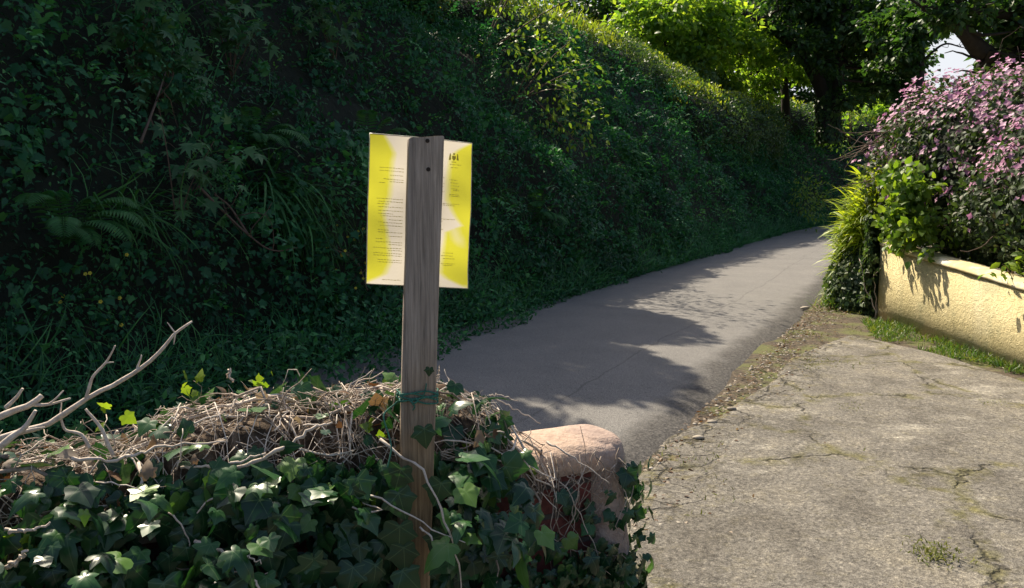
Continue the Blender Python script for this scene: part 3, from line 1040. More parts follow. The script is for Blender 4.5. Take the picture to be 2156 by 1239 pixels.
# the big ivied tree whose limb arches over the hedge
tree('big dark ivy-clad tree with a limb arching left above the hedges', [gx(1745, 300, 34), gx(1742, 200, 34), gx(1735, 110, 34), gx(1725, 20, 34), gx(1715, -90, 34)], .50,
     [([gx(1742, 215, 34), gx(1712, 150, 33.5), gx(1670, 95, 33), gx(1610, 50, 32.5), gx(1540, 18, 32), gx(1440, -15, 31.5)], .30, .12),
      ([gx(1745, 260, 33.8), gx(1768, 150, 33.5), gx(1775, 60, 33.2), gx(1790, -40, 33)], .26, .14),
      ([gx(1738, 130, 34), gx(1800, 60, 33), gx(1880, 10, 32)], .2, .07)],
     clump_list([(1800, 60, 33, 1.5), (1860, 40, 32, 1.6), (1680, 20, 34, 1.6), (1840, 120, 34, 1.5), (1760, 20, 35, 1.6), (1890, 90, 33, 1.4), (1730, -30, 34, 2), (1900, 10, 31, 1.6), (1850, 190, 35, 1.3), (1640, -10, 33, 1.6),
                 (1900, 150, 34, 1.2), (1800, 150, 36, 1.3), (1690, 95, 32, .8), (1660, 60, 32, .7), (1735, 130, 32.5, .8), (1790, 210, 33, .8)]),
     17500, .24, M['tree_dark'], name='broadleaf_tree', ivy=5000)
tree('bright yellow-green sycamore hanging over the long hedge', [gx(1655, 260, 36), gx(1652, 190, 36), gx(1640, 110, 36.5), gx(1600, 20, 37), gx(1580, -60, 37)], .2,
     [([gx(1645, 130, 36.3), gx(1560, 70, 34), gx(1470, 30, 32)], .14, .05), ([gx(1640, 100, 36.5), gx(1540, 120, 33.5), gx(1450, 130, 31.5)], .1, .04)],
     clump_list([(1370, 50, 31, 1.2), (1340, 25, 31, .9), (1440, 40, 32, 1.5), (1400, 95, 30.5, .9), (1480, 100, 31, 1.3), (1540, 60, 32, 1.4), (1560, 120, 33, 1.3), (1500, 20, 31, 1.4), (1460, 135, 31, .8), (1600, 90, 34, 1.2),
                 (1530, 165, 33, .9), (1600, 150, 35, 1.1), (1650, 70, 35, 1.1), (1420, 10, 30, 1.2), (1590, 190, 35, .8), (1690, 150, 36, .9), (1700, 60, 36, 1.2)]),
     13000, .25, M['tree_leaf'], name='sycamore_tree')
tree('slim dark-trunked tree standing against the white sky gap', [gx(1936, 330, 27), gx(1938, 180, 27), gx(1940, 100, 27), gx(1938, 20, 27), gx(1930, -60, 27)], .13,
     [([gx(1940, 130, 27), gx(1985, 95, 26.6), gx(2030, 100, 26)], .05, .015), ([gx(1938, 90, 27), gx(1900, 50, 27.5), gx(1860, 30, 28)], .07, .03)],
     clump_list([(1925, 45, 27, .8), (1900, 100, 27, .7), (1955, 25, 27, .6), (1880, 60, 28, .9), (1918, 130, 27, .4), (1990, 12, 27, .5), (1880, 150, 28, .7), (1905, 200, 28, .7)]),
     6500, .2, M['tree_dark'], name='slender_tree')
tree('large dark tree at the right whose heavy limbs sweep over the clematis', [gx(2330, 420, 17), gx(2310, 220, 17), gx(2270, 90, 17), gx(2240, -60, 17)], .45,
     [([gx(2290, 150, 17), gx(2160, 125, 16.5), (gx(2070, 112, 16)), gx(2025, 70, 15.6), gx(1990, 40, 15.3)], .26, .10),
      ([gx(2270, 60, 17), gx(2150, 35, 16), gx(2050, 28, 15.5), gx(1940, 20, 15)], .16, .06),
      ([gx(2290, 160, 17), gx(2180, 145, 16.6), gx(2100, 132, 16.3), gx(2060, 140, 16)], .2, .08)],
     clump_list([(2140, 30, 16, .6), (2060, 15, 15.5, .6), (1985, 30, 15.3, .35), (2145, 110, 16.5, .6), (2090, 122, 16.2, .4), (2200, 60, 16, .9), (2015, 8, 15, .5), (2150, 75, 16.5, .25), (2110, 20, 16, .4)]),
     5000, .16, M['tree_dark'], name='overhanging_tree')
for (px, Y, top, lab, mat, cl) in (
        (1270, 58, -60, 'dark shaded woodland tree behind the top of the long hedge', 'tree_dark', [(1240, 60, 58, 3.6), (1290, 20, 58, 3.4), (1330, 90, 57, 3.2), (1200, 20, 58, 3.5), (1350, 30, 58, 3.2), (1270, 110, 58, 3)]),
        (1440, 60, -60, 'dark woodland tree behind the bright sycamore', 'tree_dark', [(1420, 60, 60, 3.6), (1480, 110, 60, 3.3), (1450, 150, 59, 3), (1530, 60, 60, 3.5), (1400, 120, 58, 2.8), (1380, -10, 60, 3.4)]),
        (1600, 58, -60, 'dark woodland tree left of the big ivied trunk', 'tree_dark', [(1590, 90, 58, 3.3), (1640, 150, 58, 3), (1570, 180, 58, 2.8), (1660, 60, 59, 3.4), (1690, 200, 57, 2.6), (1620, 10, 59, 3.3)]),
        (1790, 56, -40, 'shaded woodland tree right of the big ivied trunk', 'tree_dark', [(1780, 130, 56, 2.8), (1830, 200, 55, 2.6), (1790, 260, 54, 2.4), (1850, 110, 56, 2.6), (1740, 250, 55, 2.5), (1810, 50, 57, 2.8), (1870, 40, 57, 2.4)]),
        (1880, 48, 60, 'mid green tree low behind the pink clematis', 'tree_leaf', [(1870, 250, 47, 2.2), (1890, 190, 47, 1.8), (1850, 300, 46, 2), (1880, 130, 47, 1.6), (1900, 230, 46, 1.5), (1830, 250, 46, 1.5)])):
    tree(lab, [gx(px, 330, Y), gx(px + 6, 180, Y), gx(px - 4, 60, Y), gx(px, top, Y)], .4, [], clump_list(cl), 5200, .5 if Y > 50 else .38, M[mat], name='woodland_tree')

# shrubs closing the bend of the lane
leafy_sapling('sunlit sapling with yellow-green leaves beyond the hedge end', gx(1790, 300, 38), gx(1800, 225, 37.5), 420, .24, M['tree_leaf'], LEAF6, 'sapling', .8, .6, 'sapling')
leafy_sapling('small sunlit shrub at the bend where the lane disappears', gx(1680, 450, 28), gx(1700, 415, 27.6), 420, .13, M['bright_leaf'], LEAF6, 'shrub', 1.1, .6)


# ------------------------------------------------------------------ the yellow rendered wall and its planting
m, t, ns, ls = nodes('yellow roughcast')
p = ns['Principled BSDF']
p.inputs['Roughness'].default_value = .9
p.inputs['Specular IOR Level'].default_value = .2
oc = objco(t)
rc = noise(t, 27, 7, .66, objco(t, (1, .8, 1.2)), .9)
st = noise(t, 1.4, 5, .6, oc)
col = ramp(t, st, [(.3, G(.59, .50, .25)), (.55, G(.65, .56, .32)), (.75, G(.59, .54, .36))])
col = mixc(t, .25, col, ramp(t, rc, [(.35, G(.48, .39, .20)), (.65, G(.86, .75, .45))]))
streak = noise(t, 5, 5, .65, objco(t, (1, 1.6, .22)))
col = mixc(t, math_(t, 'MULTIPLY', ramp(t, streak, [(.5, (0, 0, 0)), (.7, (1, 1, 1))]), .45), col, G(.40, .36, .20))
patchy = noise(t, 2.6, 6, .7, oc)  # random grey-green patches over the render
col = mixc(t, math_(t, 'MULTIPLY', ramp(t, patchy, [(.55, (0, 0, 0)), (.68, (1, 1, 1))]), .5), col, G(.36, .36, .22))
hair = N(t, 'ShaderNodeTexVoronoi', Scale=1.1)
hair.feature = 'DISTANCE_TO_EDGE'
hd_ = N(t, 'ShaderNodeTexNoise', Scale=3.0, Detail=5, Roughness=.65)
ls.new(oc, hd_.inputs['Vector'])
ls.new(hd_.outputs['Color'], hair.inputs['Vector'])
col = mixc(t, math_(t, 'MULTIPLY', ramp(t, hair.outputs['Distance'], [(.0, (1, 1, 1)), (.006, (0, 0, 0))]), .5), col, G(.2, .16, .08))
ls.new(col, p.inputs['Base Color'])
ls.new(bump(t, rc, .024), p.inputs['Normal'])
M['yellow'] = m
M['coping'] = plain('worn pale coping', [(.42, G(.50, .42, .22)), (.52, G(.60, .51, .29)), (.58, G(.66, .62, .50)), (.8, G(.72, .69, .60))], .85, 5, .01)

WX = 4.52
yw = thing('yellow_wall', 'low yellow rendered garden wall with pale coping at the right of the drive', 'wall', (WX, 10.0, .5))


def swept(section_fn, path_n, name, mat, parent):
    rows = [section_fn(k / (path_n - 1)) for k in range(path_n)]
    k = len(rows[0])
    P = np.array(rows).reshape(-1, 3)
    i = np.arange(path_n - 1)[:, None] * k
    j = np.arange(k)[None]
    j2 = (j + 1) % k
    Fq = np.stack([i + j, i + k + j, i + k + j2, i + j2], -1).reshape(-1, 4)
    mb = MB()
    mb.add(P, [Fq, np.arange(k)[None], np.arange(k)[::-1][None] + (path_n - 1) * k])
    return mb.build(name, mat, parent, smooth=False)


# plan of the wall's outer face: along the drive, round the corner, along the lane
_wp = spline([(4.40, 2.0), (4.42, 5.0), (4.43, 7.0), (4.44, 8.6), (4.45, 9.6), (4.62, 10.08), (5.1, 10.75), (6.3, 12.95), (8.2, 16.4)], 90)
_wp = np.column_stack([_wp, np.zeros(len(_wp))])[:, :2] if _wp.shape[1] == 2 else _wp
_wt = unit(np.gradient(_wp, axis=0))
_wn = np.stack([-_wt[:, 1], _wt[:, 0]], -1)          # outward, towards lane and drive


def wall_top(y):
    return g(y) + np.interp(y, [2, 7, 9.9, 14], [.75, .765, .955, .97])


def ysec(f):
    q = f * 89
    xy = np.array([np.interp(q, np.arange(90), _wp[:, k]) for k in (0, 1)])
    nn = np.array([np.interp(q, np.arange(90), _wn[:, k]) for k in (0, 1)])
    zt, zb = float(wall_top(xy[1])), float(g(xy[1])) - .15
    wob_ = .012 * float(noise3(np.array([[xy[0], xy[1], 0]]), 1.4, 80, 2)[0])
    a, b = xy + nn * wob_, xy - nn * .24
    return [(a[0], a[1], zb), (a[0] - nn[0] * .012, a[1] - nn[1] * .012, zt - .03), (b[0], b[1], zt - .03), (b[0], b[1], zb)]


def csec(f):
    q = f * 89
    xy = np.array([np.interp(q, np.arange(90), _wp[:, k]) for k in (0, 1)])
    nn = np.array([np.interp(q, np.arange(90), _wn[:, k]) for k in (0, 1)])
    zt = float(wall_top(xy[1])) + .012 * float(noise3(np.array([[xy[0], xy[1], 3]]), 2.5, 81, 3)[0])
    a, b, c_ = xy + nn * (.006 + .006 * float(noise3(np.array([[xy[0], xy[1], 9]]), 6, 83, 2)[0])), xy - nn * .25, xy - nn * .12
    a2, a3 = a - nn * .022, a - nn * .06
    return [(a[0], a[1], zt - .05), (a[0] - nn[0] * .006, a[1] - nn[1] * .006, zt - .03), (a2[0], a2[1], zt - .006), (a3[0], a3[1], zt + .012), (c_[0], c_[1], zt + .02), (b[0], b[1], zt), (b[0], b[1], zt - .035)]


swept(ysec, 120, 'wall_face', M['yellow'], yw)
cp = swept(csec, 160, 'coping', M['coping'], yw)
cp.data.polygons.foreach_set('use_smooth', np.ones(len(cp.data.polygons), bool))


def mass_leaves(centre, rad, n, seed, low=None, lumps=1.2, amp=.35):
    """points and normals over a lumpy rounded shrub"""
    c, rad = np.array(centre, float), np.array(rad, float)
    d = rdir(n)
    P = c + d * rad
    l_ = noise3(P, lumps, seed, 3)
    P = c + d * rad * (1 + amp * l_[:, None]) * (1 - rng.random((n, 1)) ** 2 * .22)
    nn = unit(d / rad)
    if low is not None:
        ok = P[:, 2] > low
        P, nn, l_ = P[ok], nn[ok], l_[ok]
    return P, nn, l_


# clematis: leafy dome over a tangle, pink flowers on its sunny side
cl = thing('clematis', 'pink-flowering clematis tumbling over the yellow wall', 'shrub', (5.6, 9.0, 1.2))
mb, core, fl, tw = MB(), MB(), MB(), MB()
domes = [((5.85, 9.35, 2.35), (1.32, 1.5, 1.15)), ((5.75, 7.6, 1.9), (1.3, 1.5, 1.0)), ((5.38, 9.95, 2.2), (.88, .95, 1.08)), ((5.35, 7.9, 1.7), (.75, 1.3, .75)), ((6.1, 9.0, 2.45), (1.25, 1.35, .88))]
for q, (c, rd) in enumerate(domes):
    P, nn, l_ = mass_leaves(c, rd, 7500, 90 + q, 1.2)
    k = len(P)
    scatter(mb, LEAF6, P, rng.normal(size=(k, 3)) + [0, 0, -.5], nn + [0, 0, .35] + rng.normal(size=(k, 3)) * .5, .075 * rng.uniform(.6, 1.25, k), np.clip(.45 + l_ * .4 + rng.normal(size=k) * .2, 0, 1), 1.15)
    P, nn, l_ = mass_leaves(c, rd, 4600, 90 + q, 1.5)
    sun_side = nn @ np.array([-.55, .15, .65])
    cl_n = noise3(P, 2.6, 97, 3) * 1.25
    streak = noise3(P * [1, 1, .45], 2.4, 98, 2)
    ok = ((sun_side * .8 + cl_n * 1.2 + (P[:, 2] - 2.35) * .75 > .46) | ((streak > .42) & (cl_n > .0))) & (rng.random(len(P)) < .8)
    P, nn = P[ok] + nn[ok] * rng.uniform(.02, .12, (ok.sum(), 1)), nn[ok]
    k = len(P)
    fd = unit(nn + [-.25, -.25, .35] + rng.normal(size=(k, 3)) * .45)
    a0 = unit(np.cross(fd, rng.normal(size=(k, 3))))
    b0 = np.cross(fd, a0)
    r_ = rng.random(k)
    s_ = .030 * rng.uniform(.45, 1.4, k)
    for f in range(4):
        an = f * math.pi / 2
        scatter(fl, LEAF2, P, math.cos(an) * a0 + math.sin(an) * b0 + fd * .2, fd, s_, r_, 1.5)
    V, Fq = fan(np.array([(1, 0, 0)]), (0, 0, 0)) if False else (None, None)
    for z in range(14):
        d = rdir(1)[0]
        p_ = np.array(c) + d * np.array(rd) * .95
        if p_[2] < 1.5: continue
        tw = MB()
        tube(tw, wander(p_, d + rng.normal(size=3) * .5 + [-.2, -.1, .1], rng.uniform(.3, .7), 8, .35, .08), np.linspace(.006, .002, 8), 4)
        tw.build('bare_stem', M['twig'], cl)
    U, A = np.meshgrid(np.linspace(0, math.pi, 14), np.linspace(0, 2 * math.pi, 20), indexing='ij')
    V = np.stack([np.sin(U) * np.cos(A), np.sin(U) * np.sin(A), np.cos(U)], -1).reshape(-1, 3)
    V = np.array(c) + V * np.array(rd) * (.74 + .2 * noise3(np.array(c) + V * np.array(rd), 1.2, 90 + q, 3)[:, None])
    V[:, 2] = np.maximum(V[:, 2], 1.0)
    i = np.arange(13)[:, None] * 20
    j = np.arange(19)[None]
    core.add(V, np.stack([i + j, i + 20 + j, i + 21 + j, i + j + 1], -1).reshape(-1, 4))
for q in range(16):
    p_ = at(1850 + rng.normal() * 12, 300 + rng.normal() * 25, 9.9)
    tw = MB()
    tube(tw, wander(p_, [-.9, .1, -.25 + rng.normal() * .2], rng.uniform(.3, .6), 8, .22, .05), np.linspace(.007, .002, 8), 4)
    tw.build('bare_stem', M['twig'], cl)
mb.build('foliage', M['clem_leaf'], cl)
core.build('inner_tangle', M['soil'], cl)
fl.build('blossom', M['petal'], cl)

# bright shrub spilling over the coping
bs = thing('shrub', 'bright green shrub spilling over the corner of the yellow wall under the clematis', 'shrub', (4.75, 9.6, 1.3))
mb, tw = MB(), MB()
for (px, py, Y, rr, n) in ((1915, 400, 8.9, .2, 300), (1900, 465, 9.0, .2, 320), (1940, 480, 8.7, .16, 200), (1895, 505, 9.2, .10, 110), (1890, 375, 9.2, .15, 200)):
    c = at(px, py, Y)
    P = c + rng.normal(size=(n, 3)) * rr * .5
    tube(tw, spline([(4.8, 9.6, 1.2), (c + (4.8, 9.6, 1.2)) / 2 + [0, 0, .1], c], 8), np.linspace(.012, .004, 8), 5)
    scatter(mb, LEAF6, P, rng.normal(size=(n, 3)) + unit(P - c) * .8 + [0, -.2, -.2], rng.normal(size=(n, 3)) * .5 + [-.4, -.4, .7], .105 * rng.uniform(.6, 1.2, n), None, 1.4)
mb.build('foliage', M['bright_leaf'], bs)
tw.build('stem', M['twig'], bs)
for (px, py, Y, n, lab) in ((2000, 490, 8.6, 70, 'light green sprig sticking out of the dark clematis just above the coping'),
                            (2120, 560, 7.3, 60, 'dull green sprig hanging over the coping at the right edge')):
    leafy_sapling(lab, at(px + 10, py + 25, Y + .15), at(px, py, Y), n, .10, M['bright_leaf'], LEAF6, 'sprig', .9, .5, 'sprig')
for (px, py, Y, L, lab) in ((1897, 535, 9.25, .34, 'leafy trail drooping over the coping nearest the wall corner'), (1950, 545, 8.9, .30, 'middle leafy trail over the coping casting a slanting shadow'), (1990, 565, 8.5, .26, 'shortest leafy trail over the coping')):
    a = at(px, py, Y)
    a[0] = 4.47
    a[2] = float(wall_top(a[1])) + .03
    r = thing('trailing_shoot', lab, 'shoot', a, 'shoots trailing over the yellow wall')
    P = spline([a + [.12, 0, .06], a + [-.02, 0, .08], a + [-.13, -.03, .03], a + [-.16, -.05, -.05]], 12)
    st_, lf_ = MB(), MB()
    tube(st_, P, .004, 4)
    k = 24
    Q = P[rng.integers(2, 12, k)] + rng.normal(size=(k, 3)) * .035
    scatter(lf_, LEAF6, Q, rng.normal(size=(k, 3)) + [-.3, 0, -.6], rng.normal(size=(k, 3)) * .5 + [-.5, -.3, .7], .09 * rng.uniform(.7, 1.2, k), None, 1.3)
    st_.build('stem', M['twig'], r)
    lf_.build('foliage', M['bright_leaf'], r)

# ivy over the wall's corner and the yellow-green strap-leaved plant beside the lane
iv = thing('ivy', 'variegated small-leaved ivy clothing the corner of the yellow wall', 'ivy', (4.6, 10.1, .5))
mb, core = MB(), MB()
n = 9000
q = rng.uniform(.44, .9, n)
q = 89 * q
xy = np.stack([np.interp(q, np.arange(90), _wp[:, k]) for k in (0, 1)], -1)
nn = np.stack([np.interp(q, np.arange(90), _wn[:, k]) for k in (0, 1)], -1)
zt = wall_top(xy[:, 1])
zb = g(xy[:, 1])
hz = rng.random(n) ** .8
ok = (xy[:, 1] > 9.86 + .10 * np.sin(hz * 9) + .1 * rng.normal(size=n))
xy, nn, zt, zb, hz = xy[ok], nn[ok], zt[ok], zb[ok], hz[ok]
k = len(xy)
P = np.column_stack([xy, zb + (zt + .30 - zb) * hz])
lump = noise3(P, 2.6, 120, 3)
P[:, :2] += nn * (np.clip(.10 + lump * .2, .02, .5) + rng.random(k) * .08)[:, None]
N3 = np.column_stack([nn, np.full(k, .5)])
scatter(mb, IVY, P, rng.normal(size=(k, 3)) * .6 + [0, 0, -.8], N3 + rng.normal(size=(k, 3)) * .4, .062 * rng.uniform(.6, 1.2, k), np.clip(.5 + lump * .4 + rng.normal(size=k) * .3, 0, 1))
c_ = at(1812, 612, 10.5)
P, n3, lump = mass_leaves(c_, (.36, .58, .64), 6800, 121, None, 2.2, .3)
ok = P[:, 2] > g(P[:, 1]) + .02
P, n3, lump = P[ok], n3[ok], lump[ok]
k = len(P)
scatter(mb, IVY, P, rng.normal(size=(k, 3)) * .6 + [0, 0, -.8], n3 + [0, 0, .4] + rng.normal(size=(k, 3)) * .4, .062 * rng.uniform(.6, 1.2, k), np.clip(.5 + lump * .5 + rng.normal(size=k) * .3, 0, 1))
mb.build('foliage', M['ivy_small'], iv)
tw = MB()
for q in range(4):
    f = rng.uniform(.53, .6) * 89
    x_, y_ = np.interp(f, np.arange(90), _wp[:, 0]), np.interp(f, np.arange(90), _wp[:, 1])
    tube(tw, wander([x_ - .05, y_ - .05, g(y_)], [rng.normal() * .3, rng.normal() * .3, 1], .8, 10, .25), np.linspace(.010, .003, 10), 4)
tw.build('stem', M['stem'], iv)

sp_ = thing('strap_leaved_plant', 'yellow-green strap-leaved clump leaning over the lane at the wall corner', 'plant', (5.4, 11.3, 1.2))
mb = MB()
for (px, py, Y, n, rr, L) in ((1842, 450, 10.6, 620, .23, .50), (1815, 495, 10.6, 640, .24, .50), (1798, 550, 10.7, 460, .18, .46), (1852, 410, 10.7, 420, .2, .48), (1780, 610, 10.9, 260, .14, .40)):
    c = at(px + 8, py, Y)
    P = c + rng.normal(size=(n, 3)) * rr * .45
    D = unit(rng.normal(size=(n, 3)) * .5 + [-.55, -.35, .55])
    scatter(mb, blade(6, .7, .035), P, D, [0, 0, 1.0] + rng.normal(size=(n, 3)) * .4, L * rng.uniform(.6, 1.15, n))
mb.build('blades', M['strap'], sp_)
tw = MB()
for q in range(14):
    c = np.array([5.35, 11.3, float(g(11.3))])
    tube(tw, spline([c + rng.normal(size=3) * [.15, .2, 0], c + [-.05, 0, .5] + rng.normal(size=3) * .1, at(1808 + rng.normal() * 16, 470 + rng.normal() * 45, 11.35)], 8), .008, 4)
tw.build('stem', M['twig'], sp_)
grass_tuft('green grass tuft at the foot of the ivied wall corner', at(1758, 640, 10.6) * [1, 1, 0] + [0, 0, float(g(10.6)) + .02], 260, .26, .7, (-.25, -.2, .8), M['grass'], wid=.02, spread=.10)

# grass strip along the foot of the yellow wall
mb = MB()
n = 9000
y_ = rng.uniform(2.5, 9.6, n)
xl_ = np.interp(y_, [2.5, 6.68, 7.6, 8.3, 9.6], [4.32, 4.20, 3.98, 3.78, 4.2])
xr_ = np.interp(y_, [2.5, 7, 8.6, 9.6], [4.40, 4.43, 4.48, 4.5])
x_ = xl_ + (xr_ - xl_) * rng.random(n) ** .9
P = np.column_stack([x_, y_, g(y_) + .02])
ok = noise3(P, 2.0, 130, 3) > .07
P = P[ok]
k = len(P)
scatter(mb, blade(4, .7, .05), P, rng.normal(size=(k, 3)) * .55 + [-.1, 0, .8], rng.normal(size=(k, 3)) + [0, 0, .3], rng.uniform(.04, .11, k))
tag(mb.build('grass', M['grass']), 'strip of short grass and weeds along the foot of the yellow wall', 'grass', kind='stuff')

# weeds and moss in the drive's broken edge
mb = MB()
n = 5200
t_ = rng.uniform(-5, 8, n)
b_ = 3.3 + np.abs(rng.normal(.30, .32, n))
x_, y_ = along(t_, -b_)
P = np.column_stack([x_, y_, g(y_) + .03])
ok = noise3(P, 2.6, 140, 3) > .22
P = P[ok]
k = len(P)
scatter(mb, blade(3, .6, .08), P, rng.normal(size=(k, 3)) * .8 + [0, 0, .7], rng.normal(size=(k, 3)) + [0, 0, .4], rng.uniform(.02, .06, k))
tag(mb.build('moss', M['moss']), 'moss and tiny weeds in the broken edge of the drive', 'moss', kind='stuff')
for (px, py, lab) in ((1965, 1215, 'mossy tuft in the concrete at the bottom right'), (1790, 880, 'weed tuft at the meeting of two cracks in the drive'), (1710, 790, 'weed tuft beside the tip of the concrete'), (2085, 870, 'thin weed tuft in a crack by the right edge')):
    Y = 1.6 * F_PX / (py - 395.0)
    grass_tuft(lab, at(px, py, Y) * [1, 1, 0] + [0, 0, float(g(Y)) + .045], (420 if px == 1965 else 130), (.032 if px == 1965 else .02), .6, (0, 0, .5), M['moss'], 'weed_tuft', .10, 'weed', 'weeds in the drive', .055)


def pebbles(n, fn, size, mat, name, label, cat):
    mb = MB()
    U, A = np.meshgrid(np.linspace(0, math.pi, 5), np.linspace(0, 2 * math.pi, 7), indexing='ij')
    S0 = np.stack([np.sin(U) * np.cos(A), np.sin(U) * np.sin(A), np.cos(U)], -1).reshape(-1, 3)
    i = np.arange(4)[:, None] * 7
    j = np.arange(6)[None]
    Fq = np.stack([i + j, i + 7 + j, i + 8 + j, i + j + 1], -1).reshape(-1, 4)
    for k in range(n):
        s = size * rng.uniform(.4, 1.4)
        V = S0 * (1 + .25 * noise3(S0 + k * 3.1, 1.5, 150, 1)[:, None]) * s * np.array([rng.uniform(.7, 1.3), rng.uniform(.7, 1.3), .5])
        mb.add(V + fn(), Fq, rng.random())
    return tag(mb.build(name, mat), label, cat, kind='stuff')


def verge_pt():
    t_, b_ = rng.uniform(-5, 9), 3.3 + abs(rng.normal(.0, .2))
    x_, y_ = along(t_, -b_)
    return np.array([float(x_), float(y_), float(g(y_)) + .035])


pebbles(800, verge_pt, .012, M['stone'], 'gravel', 'loose grit and stone chips along the edge of the lane', 'gravel')
mb = MB()
n = 2200
t_ = rng.uniform(-5, 10, n)
b_ = 3.3 + np.abs(rng.normal(.1, .2, n))
x_, y_ = along(t_, -b_)
scatter(mb, LEAF6, np.column_stack([x_, y_, g(y_) + .04]), rng.normal(size=(n, 3)) * [1, 1, .15], rng.normal(size=(n, 3)) * .4 + [0, 0, 1], rng.uniform(.015, .04, n), None, 1.2)
tag(mb.build('leaf_litter', M['dry_leaf']), 'dry brown leaf litter on the verge of the lane', 'leaf litter', kind='stuff')
for (px, py, s, lab) in ((1695, 657, .05, 'pale stone on the lane edge near the wall corner'), (1500, 910, .032, 'flat pale stone at the broken drive edge'), (1470, 945, .03, 'flat grey stone next to the pale one at the drive edge'), (1540, 880, .03, 'small stone chip on the verge')):
    Y = 1.6 * F_PX / (py - 395.0)
    mb = MB()
    U, A = np.meshgrid(np.linspace(0, math.pi, 9), np.linspace(0, 2 * math.pi, 13), indexing='ij')
    V = np.stack([np.sin(U) * np.cos(A), np.sin(U) * np.sin(A), np.cos(U)], -1).reshape(-1, 3)
    V = V * (1 + .3 * noise3(V + px, 1.4, 3, 2)[:, None]) * s * np.array([1.2, .8, .45])
    i = np.arange(8)[:, None] * 13
    j = np.arange(12)[None]
    pt = at(px, py, Y)
    mb.add(V + [pt[0], pt[1], float(g(Y)) + .05], np.stack([i + j, i + 13 + j, i + 14 + j, i + j + 1], -1).reshape(-1, 4), rng.uniform(.1, .5))
    tag(mb.build('stone', M['stone'], smooth=True), lab, 'stone', 'stones beside the lane')


# ------------------------------------------------------------------ the near wall, its ivy, the post and notice
WD = unit(np.array([1.0, .5, 0]))            # along the wall to the right
WN = np.array([WD[1], -WD[0], 0])            # out of its front face
W0 = np.array([-.196, 1.76, 0])


def wp(u, v, z):
    """u metres along the wall from the post, v metres out of the front face"""
    u, v, z = np.broadcast_arrays(np.asarray(u, float), np.asarray(v, float), np.asarray(z, float))
    return W0 + u[..., None] * WD + v[..., None] * WN + z[..., None] * np.array([0, 0, 1.0])


ZT = 1.055
gw = thing('garden_wall', 'low brick garden wall under ivy with a rounded rendered end', 'wall', wp(.55, 0, .08))
m, t, ns, ls = nodes('old red brick')
p = ns['Principled BSDF']
p.inputs['Roughness'].default_value = .9
bt = N(t, 'ShaderNodeTexBrick', Scale=1.0)
bt.inputs['Color1'].default_value = (.12, .03, .026, 1)
bt.inputs['Color2'].default_value = (.17, .05, .04, 1)
bt.inputs['Mortar'].default_value = (.09, .075, .065, 1)
bt.inputs['Mortar Size'].default_value = .007
bt.inputs['Brick Width'].default_value = .225
bt.inputs['Row Height'].default_value = .075
ls.new(attr(t, 'luv', 'Vector'), bt.inputs['Vector'])
bn = noise(t, 30, 5, .65, objco(t))
col = mixc(t, 1.0, bt.outputs['Color'], ramp(t, bn, [(.3, G(.55, .55, .55)), (.7, G(1.15, 1.1, 1.1))]), 'MULTIPLY')
ls.new(col, p.inputs['Base Color'])
ls.new(bump(t, math_(t, 'SUBTRACT', math_(t, 'MULTIPLY', bn, .4), bt.outputs['Fac']), .008), p.inputs['Normal'])
M['brick'] = m
m, t, ns, ls = nodes('stone capping')
p = ns['Principled BSDF']
p.inputs['Roughness'].default_value = .9
oc = objco(t)
c1 = noise(t, 9, 6, .65, oc)
c2 = noise(t, 70, 4, .7, oc)
col = ramp(t, attr(t, 'rnd'), [(.0, G(.44, .29, .19)), (.55, G(.46, .31, .23)), (.8, G(.38, .26, .235)), (1, G(.27, .19, .185))])  # pinkish render tone, with the pier's shaded side painted into its darker mauve
col = mixc(t, .55, col, ramp(t, c1, [(.35, G(.22, .16, .12)), (.6, G(.48, .36, .27)), (.75, G(.60, .50, .42))]))
col = mixc(t, .25, col, ramp(t, c2, [(.35, G(.12, .08, .06)), (.65, G(.55, .45, .38))]))
ls.new(col, p.inputs['Base Color'])
ls.new(bump(t, math_(t, 'ADD', c1, math_(t, 'MULTIPLY', c2, .25)), .02), p.inputs['Normal'])
M['cap'] = m

mb = MB()
us, zs = np.linspace(-2.4, .44, 60), np.linspace(.02, ZT - .02, 30)
U, Z = np.meshgrid(us, zs, indexing='ij')
for v, fl_ in ((0.0, False), (-.20, True)):
    P = wp(U, v + .006 * noise3(np.stack([U, Z, 0 * U], -1), 4, 160, 2), Z).reshape(-1, 3)
    i = np.arange(59)[:, None] * 30
    j = np.arange(29)[None]
    Fq = np.stack([i + j, i + 30 + j, i + 31 + j, i + j + 1], -1).reshape(-1, 4)
    mb.add(P, Fq[:, ::-1] if fl_ else Fq, .5, np.stack([U, Z, 0 * U], -1).reshape(-1, 3))
mb.build('brick_face', M['brick'], gw)
# rendered end: a rounded pier in plan
mb = MB()
an = np.linspace(0, 2 * math.pi, 48, endpoint=False)
zs = np.concatenate([np.linspace(.02, ZT - .06, 26), ZT - .06 + .075 * np.sin(np.linspace(.15, 1, 8) * math.pi / 2)])
rows = []
for z in zs:
    k = 1.0 if z <= ZT - .06 else math.sqrt(max(0, 1 - ((z - (ZT - .06)) / .078) ** 2)) * .78 + .22
    ca, sa = np.cos(an), np.sin(an)
    e = 2 / 3.0
    a = np.sign(ca) * abs(ca) ** e * (.065 * (.4 + .6 * k)) + .500
    b = np.sign(sa) * abs(sa) ** e * (.115 * (.4 + .6 * k)) - .10
    P = wp(a, b, z)
    rows.append(P + (.007 * noise3(P, 14, 170, 3) + .012 * noise3(P, 5, 171, 2))[:, None] * unit(P - wp(.485, -.10, z)))
V = np.array(rows)
top = wp(.485, -.10, zs[-1] + .004)
k = 48
i = np.arange(len(zs) - 1)[:, None] * k
j = np.arange(k)[None]
